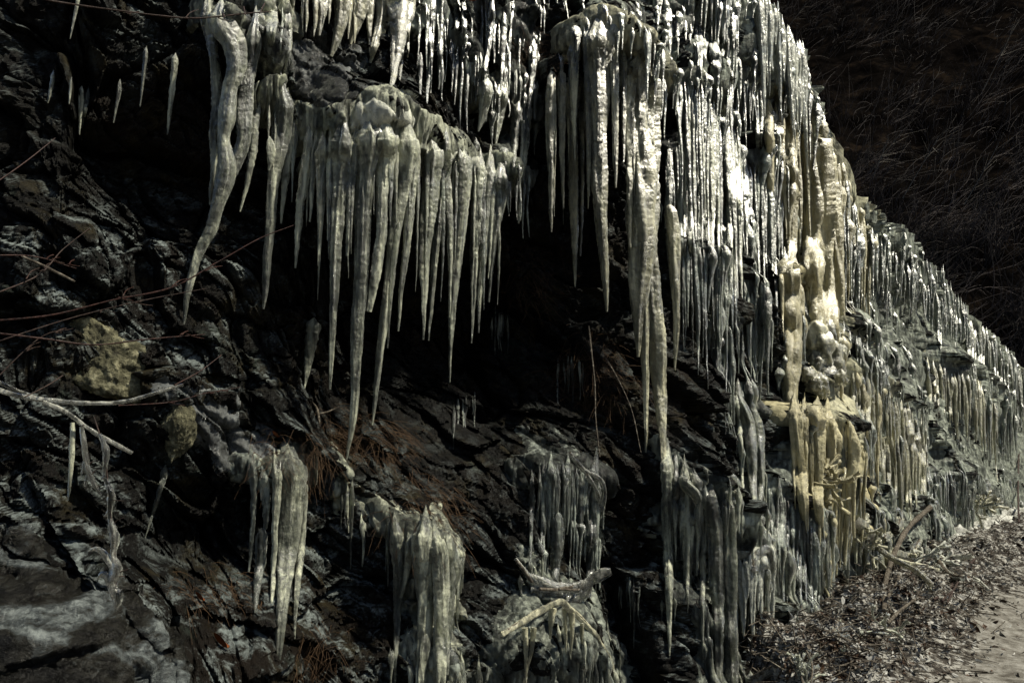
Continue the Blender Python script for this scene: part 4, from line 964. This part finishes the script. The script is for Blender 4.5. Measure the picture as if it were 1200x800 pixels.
bush('grey frosted twigs standing in the litter near the bottom edge', 940, 792, 7, 36, (0.2, 2.0), 16, 'grey', 0.12, 1.4)
bush('frosted twigs lying over the litter by the path', 1040, 745, 7, 40, (-0.4, 2.6), 17, 'grey', 0.08, 1.3)
bush('small shrub clad in pale ice in front of the far wall near the right edge', 1140, 594, 9, 36, (-0.5, 1.5), 6, 'cream', 0.35, 1.3)
twig('plump iced stick running right from the yellow cap to the leaning branch', [[(1000, 605, 5), (1015, 618, 6), (1030, 636, 5), (1050, 646, 4), (1068, 650, 4), (1076, 635, 3)]], 'wood', None, 0, 0.45, coat='cream', coat_w=2.6, name='iced_branch', cat='iced branch')
twig('bundle of icy sticks fanning out behind the leaning dead branch', [[(1028, 640, 3), (1050, 655, 3), (1075, 668, 3), (1092, 684, 3)], [(1048, 655, 3), (1070, 660, 3), (1100, 668, 3)], [(1062, 660, 2.4), (1082, 672, 2.4), (1090, 690, 2)], [(1036, 630, 3), (1050, 618, 4), (1056, 606, 3)], [(1070, 650, 3), (1078, 632, 3)]], 'wood', None, 0, 0.4, coat='cream', coat_w=2.2, name='iced_branch', cat='iced branch')
twig('curved dead branch leaning up to the right out of the litter', [[(1036, 715, 5), (1037, 690, 6), (1042, 665, 6), (1052, 640, 6), (1066, 616, 6), (1090, 594, 6)], [(1040, 700, 4), (1052, 680, 3), (1056, 655, 2.4)]], 'wood', None, 0, 0.25, name='dead_branch', cat='dead branch')
twig('dark forked dead branch at the edge of the path', [[(1094, 702, 3), (1108, 694, 4), (1122, 678, 4), (1142, 655, 3)], [(1104, 704, 3), (1118, 690, 3), (1124, 678, 2)], [(1110, 706, 2), (1116, 694, 2.4)]], 'bark', None, 0, 0.12, name='dead_branch', cat='dead branch')
twig('short frosted stick leaning on the litter left of the path', [[(1040, 730, 4), (1055, 715, 4), (1072, 702, 3)], [(1045, 718, 3), (1040, 708, 3)]], 'wood', None, 0, 0.1, name='dead_branch', cat='dead branch')
twig('frosted log end with side shoots at the bottom edge', [[(882, 795, 8), (905, 783, 8), (930, 770, 7), (948, 758, 6)], [(925, 772, 3), (935, 785, 3), (942, 802, 3)], [(945, 762, 3), (952, 780, 2.6), (950, 805, 2)]], 'wood', None, 0, 0.2, coat='rime', coat_w=1.15, name='dead_branch', cat='dead branch')
twig('small forked ice stub standing in the litter', [[(988, 760, 3), (984, 745, 4), (978, 736, 4), (984, 724, 4)], [(978, 736, 3), (972, 742, 3)], [(984, 745, 3), (994, 742, 3)]], 'wood', None, 0, 0.06, coat='grey', coat_w=1.7, name='iced_branch', cat='iced branch')
twig('small horn of ice curling over the white ice bank', [[(884, 668, 4), (884, 652, 5), (896, 642, 5), (903, 645, 4), (905, 668, 4)]], 'wood', None, 0, 0.14, coat='grey', coat_w=1.9, name='iced_branch', cat='iced branch')
twig('white ice covered roots spilling onto the litter under the far pillars', [[(1092, 640, 8), (1104, 650, 9), (1120, 652, 6), (1140, 650, 3)], [(1096, 650, 8), (1112, 662, 8), (1130, 672, 4), (1146, 680, 3), (1158, 690, 2)], [(1100, 658, 7), (1112, 672, 6), (1128, 676, 4)]], 'wood', None, 0, 0.3, coat='white', coat_w=1.7, name='iced_branch', cat='iced branch')
twig('thin dark sapling stem at the far right edge', [[(1194, 612, 2.4), (1193, 570, 2.2), (1194, 530, 2)]], 'bark', None, 0, 0.1)
twig('long dry stalk hanging in the cave below the wet icicle strings', [[(690, 382, 2), (693, 410, 2.2), (697, 450, 2), (698, 490, 1.6), (703, 535, 1.2)]], 'wood', None, 0, 0.2, name='dry_stalk', cat='dry stalk')
twig('thin slanting stalk in the cave beside the longest ice column', [[(705, 412, 1.4), (722, 440, 1.6), (740, 480, 1.4), (751, 530, 1)]], 'wood', None, 0, 0.2, name='dry_stalk', cat='dry stalk')
twig('little forked stick frozen on the frost sheet below the central drapery', [[(365, 470, 2), (372, 480, 3), (375, 500, 2)], [(372, 485, 2), (385, 482, 2), (398, 476, 1.6)]], 'wood', None, 0, 0.1, name='dry_stalk', cat='dry stalk')

# lone small icicles on the left wall
for x0, y0, x1, y1, w_, lab in [(92, -4, 82, 46, 5, 'thin icicle near the top edge beside the long bare twig'), (62, 94, 56, 121, 5, 'stubby icicle farthest left on the dark upper wall'), (83, 102, 81, 122, 4, 'tiny icicle between two larger ones on the dark upper wall'),
        (95, 112, 93, 158, 6, 'longest of the small icicles under the left block'), (103, 114, 96, 150, 5, 'icicle touching the longest small icicle on its right'), (140, 104, 133, 144, 4, 'dull icicle under the left block'),
        (171, 66, 164, 125, 5, 'slim icicle on the dark wall halfway to the bent ice curtain'), (205, 74, 196, 158, 8, 'bright icicle alone just left of the bent ice curtain'), (193, 556, 170, 630, 7, 'bent icicle in the black hollow right of the hooked iced twig'), (367, 384, 357, 455, 15, 'dim broad icicle in the dark below the slender icicles')]:
    Y = surf_y(x0, y0, 4.5) - 0.05
    E = np.array([[x0 + 1, y0 - 12, w_ * .5], [x0, y0 - 5, w_ * 1.45], [x0 * .93 + x1 * .07, y0 * .93 + y1 * .07, w_ * 1.15], [x0 * .75 + x1 * .25, y0 * .75 + y1 * .25, w_], [x0 * .4 + x1 * .6, y0 * .4 + y1 * .6, w_ * .65], [x1, y1, 1.2]])
    Q = spline(E, np.linspace(0, 1, int(np.hypot(x1 - x0, y1 - y0) / 1.3))); P, rad = drape(Q[:, :2], Q[:, 2], Y)
    mb = MB(); add_tube(mb, P, rad, 13, lump=0.2, streak=0.25, seed=x0, hz=20)
    o = mb.build('icicle', M['grey']); tag(o, lab, 'icicle', 'small icicles on the dark wall')

# swollen bulges on the cascade
rg = np.random.default_rng(5)
root = None
bl = [(955, 392, 14), (968, 388, 13), (978, 398, 10), (984, 412, 9), (982, 428, 9), (985, 442, 7), (962, 408, 16), (972, 420, 15), (956, 426, 14), (966, 438, 14), (948, 440, 8), (954, 450, 9), (976, 436, 10), (962, 452, 10)]
h0 = cast(bvh, 966, 430)
root = thing('ice_bulge', 'swollen rounded ice bulges like cauliflower below the yellow column', 'ice bulge', h0)
def knob(px, py, r, Y, seed, squash=1.0):
    th = np.linspace(0, np.pi, 18)[:, None]; ph = np.linspace(0, 2 * np.pi, 26, endpoint=False)[None]
    d = np.stack([np.sin(th) * np.cos(ph), np.sin(th) * np.sin(ph), np.cos(th) + 0 * ph], -1)
    rr_ = r * Y / FPX * (1 + 0.40 * perlin(d[..., 0] * 2 + seed, d[..., 1] * 2, d[..., 2] * 2) + 0.14 * perlin(d[..., 0] * 6 + seed, d[..., 1] * 6, d[..., 2] * 6))
    return (at(px, py, Y) + d * rr_[..., None] * [1, 1, squash]).reshape(-1, 3), ring_faces(18, 26)
for q, (x, y, r) in enumerate(bl):
    Y = min(surf_y(x, y, h0[1]), h0[1] + 0.1) - 0.10
    mb = MB(); mb.add(*knob(x, y, r * rg.uniform(.8, 1.15), Y, q * 3.3, rg.uniform(1.0, 1.7))); mb.build('bulge', M['cream'], root)
# boulders
def boulder(label, px, py, rx, ry, mat, seed, out=0.08):
    Y = surf_y(px, py, 4.5) - out
    th = np.linspace(0.02, np.pi - 0.02, 120)[:, None]; ph = np.linspace(0, 2 * np.pi, 180, endpoint=False)[None]
    d = np.stack([np.sin(th) * np.cos(ph), np.sin(th) * np.sin(ph), np.cos(th) + 0 * ph], -1)
    rg = np.random.default_rng(seed); k = np.full(d.shape[:2], 9.0)
    for _ in range(15):
        n_ = rg.normal(size=3); n_ /= np.linalg.norm(n_); c = (d @ n_)
        k = np.minimum(k, np.where(c > 0.05, rg.uniform(0.72, 1.0) / np.maximum(c, 0.05), 9))
    k = np.minimum(k, 1.35) * (1 + 0.13 * fbm(d[..., 0] * 2.5 + seed, d[..., 1] * 2.5, d[..., 2] * 2.5, 6, 0.6))
    V = at(px, py, Y) + d * k[..., None] * np.array([rx, rx * 0.9, ry]) * Y / FPX
    o = mesh_obj('boulder', V.reshape(-1, 3), ring_faces(120, 180), mat); tag(o, label, 'boulder')
boulder('yellow green lichened boulder lodged in the rock at left', 126, 424, 42, 50, M['lichen'], 3, 0.02)
boulder('smaller lichen spotted stone below the frost glaze', 208, 506, 17, 36, M['lichen'], 8, 0.05)

# ledge of dark rock with white frost beyond the bulges
# dead grass
def tuft(label, px, py, sx, sy, n, L, dirx, seed, out=0.05):
    rg = np.random.default_rng(seed); mb = MB(); c = hit_any(px, py)
    for _ in range(int(n * 1.7)):
        x, y = px + rg.normal(0, sx), py + rg.normal(0, sy); h = hit_any(x, y)
        if h is None or np.linalg.norm(h - c) > 0.36: continue
        l = rg.uniform(*L); d = np.array([rg.normal(dirx, 0.45), rg.uniform(-0.6, 0.0), rg.normal(-0.3, 0.4)]); d /= np.linalg.norm(d)
        s_ = np.linspace(0, 1, 7)[:, None]
        thin(mb, h + d * l * s_ + np.array([0, -0.02, -0.45 * l]) * s_ ** 2, 0.0016, 0.0007)
    o = mb.build('grass_tuft', M['grass']); tag(o, label, 'grass tuft')
tuft('brown dead grass spilling below the tip of the longest drapery icicle', 420, 515, 32, 20, 420, (0.12, 0.35), 0.4, 1)
tuft('reddish dead grass above the carrot shaped icicle', 345, 530, 22, 12, 260, (0.08, 0.22), 0.2, 2)
tuft('dead grass fringe on the ledge above the fused ice pillars', 500, 590, 34, 26, 260, (0.08, 0.22), 0.4, 3)
tuft('dark dead grass hanging at the back of the cave', 690, 440, 34, 26, 300, (0.1, 0.3), 0.2, 4)
tuft('dead grass wisps on the cave wall under the knob', 620, 330, 20, 26, 120, (0.08, 0.2), 0.3, 5)
tuft('scruffy dead grass in the hollow beside the carrot shaped icicle', 250, 690, 50, 14, 200, (0.06, 0.18), 0.3, 6)
tuft('dead grass at the bottom edge beside the fused ice pillars', 370, 760, 24, 24, 160, (0.06, 0.2), -0.2, 7)
tuft('short dead grass tuft on the dark rock under the top icicles', 625, 62, 22, 12, 140, (0.06, 0.16), 0.3, 8)

# leaf litter and small sticks on the mound
rg = np.random.default_rng(12); mb = MB(); ms = MB()
for _ in range(15000):
    px = rg.uniform(850, 1215); py = rg.uniform(600, 830)
    h = cast(gbvh, px, py)
    if h is None: continue
    d = dist_cliff(h[None, :2])[0]
    if d < 0.05 or d > 1.1 + rg.exponential(0.22) or h[1] > 24: continue
    s_ = min(0.07, 0.0145 * math.exp(rg.normal(0, 0.5)))
    u = rg.normal(size=3) * [1, 1, .6]; u /= np.linalg.norm(u); w_ = np.cross(u, rg.normal(size=3)); w_ /= np.linalg.norm(w_); n_ = np.cross(u, w_)
    b = h + [0, 0, rg.uniform(0.0, 0.03)]
    q = np.array([b - u * s_, b - u * s_ * .3 + w_ * s_ * .45 + n_ * s_ * .15, b + u * s_ * .4 + w_ * s_ * .4 + n_ * s_ * .2, b + u * s_ * 1.1, b + u * s_ * .4 - w_ * s_ * .4 + n_ * s_ * .2, b - u * s_ * .3 - w_ * s_ * .45 + n_ * s_ * .15])
    mb.add(q, [[0, 1, 2, 3], [0, 3, 4, 5]])
    if rg.random() < 0.08:
        l = rg.uniform(0.06, 0.45); dd = rg.normal(size=3) * [1, 1, .35]; dd /= np.linalg.norm(dd)
        thin(ms, b + [0, 0, .01] + dd * l * np.linspace(-.5, .5, 5)[:, None], 0.006, 0.003)
tag(mb.build('leaf_litter', M['leaf'], smooth=False), 'dead leaves heaped along the foot of the ice', 'leaf litter', kind='stuff')
tag(ms.build('twig_litter', M['wood']), 'small broken twigs strewn over the litter', 'twig litter', kind='stuff')
for x, y, s_, lab in [(262, 752, 0.055, 'russet fallen leaf on the rock left of the carrot shaped icicle'), (237, 701, 0.035, 'small russet leaf in the dark hollow at lower left'), (552, 3, 0.05, 'red leaf caught on the ledge at the top edge'), (325, 512, 0.03, 'russet leaf beside the dead grass above the carrot shaped icicle')]:
    h = hit_any(x, y); b = h + [0, -0.03, 0.02]; u = np.array([.8, -.2, -.5]); u /= np.linalg.norm(u); w_ = np.array([.4, -.5, .6]); w_ /= np.linalg.norm(w_)
    n_ = np.cross(u, w_); q = []
    for t in np.linspace(-1, 1, 9):
        wd = 0.42 * (1 - t * t) ** 0.7 + 0.01
        for s2 in (-1, 0, 1): q.append(b + u * s_ * t + w_ * s_ * wd * s2 + n_ * s_ * 0.15 * abs(s2) * (1 + t))
    i = np.arange(8)[:, None] * 3 + np.arange(2)[None]
    tag(mesh_obj('fallen_leaf', q, np.stack([i, i + 1, i + 4, i + 3], -1).reshape(-1, 4), M['redleaf']), lab, 'leaf')

# ------------------------------------------------------------------ light
SUN_AZ, SUN_EL = 108.0, 56.0         # azimuth clockwise from straight ahead: behind the viewer, to the right
w = bpy.data.worlds.new('World'); scene.world = w; w.use_nodes = True
nt = w.node_tree; sky = nt.nodes.new('ShaderNodeTexSky'); sky.sky_type = 'NISHITA'; sky.sun_disc = False
sky.sun_elevation = R(SUN_EL); sky.sun_rotation = R(SUN_AZ)
nt.links.new(sky.outputs[0], nt.nodes['Background'].inputs[0]); nt.nodes['Background'].inputs[1].default_value = 0.05
sun = bpy.data.lights.new('sun', 'SUN'); sun.energy = 4.5; sun.angle = R(3.0); sun.color = (1.0, 0.94, 0.77)
so = bpy.data.objects.new('sun', sun); COL.objects.link(so)
dirv = Vector((math.sin(R(SUN_AZ)) * math.cos(R(SUN_EL)), math.cos(R(SUN_AZ)) * math.cos(R(SUN_EL)), math.sin(R(SUN_EL))))
so.rotation_euler = dirv.to_track_quat('Z', 'Y').to_euler()

vs = scene.view_settings; vs.view_transform = 'Standard'; vs.look = 'None'; vs.gamma = 1; vs.use_curve_mapping = False; vs.exposure = 0.36
cy = scene.cycles
cy.max_bounces = 6; cy.diffuse_bounces = 2; cy.glossy_bounces = 3; cy.transmission_bounces = 5; cy.transparent_max_bounces = 4
cy.caustics_reflective = False; cy.caustics_refractive = False
cy.use_adaptive_sampling = True; cy.adaptive_threshold = 0.02
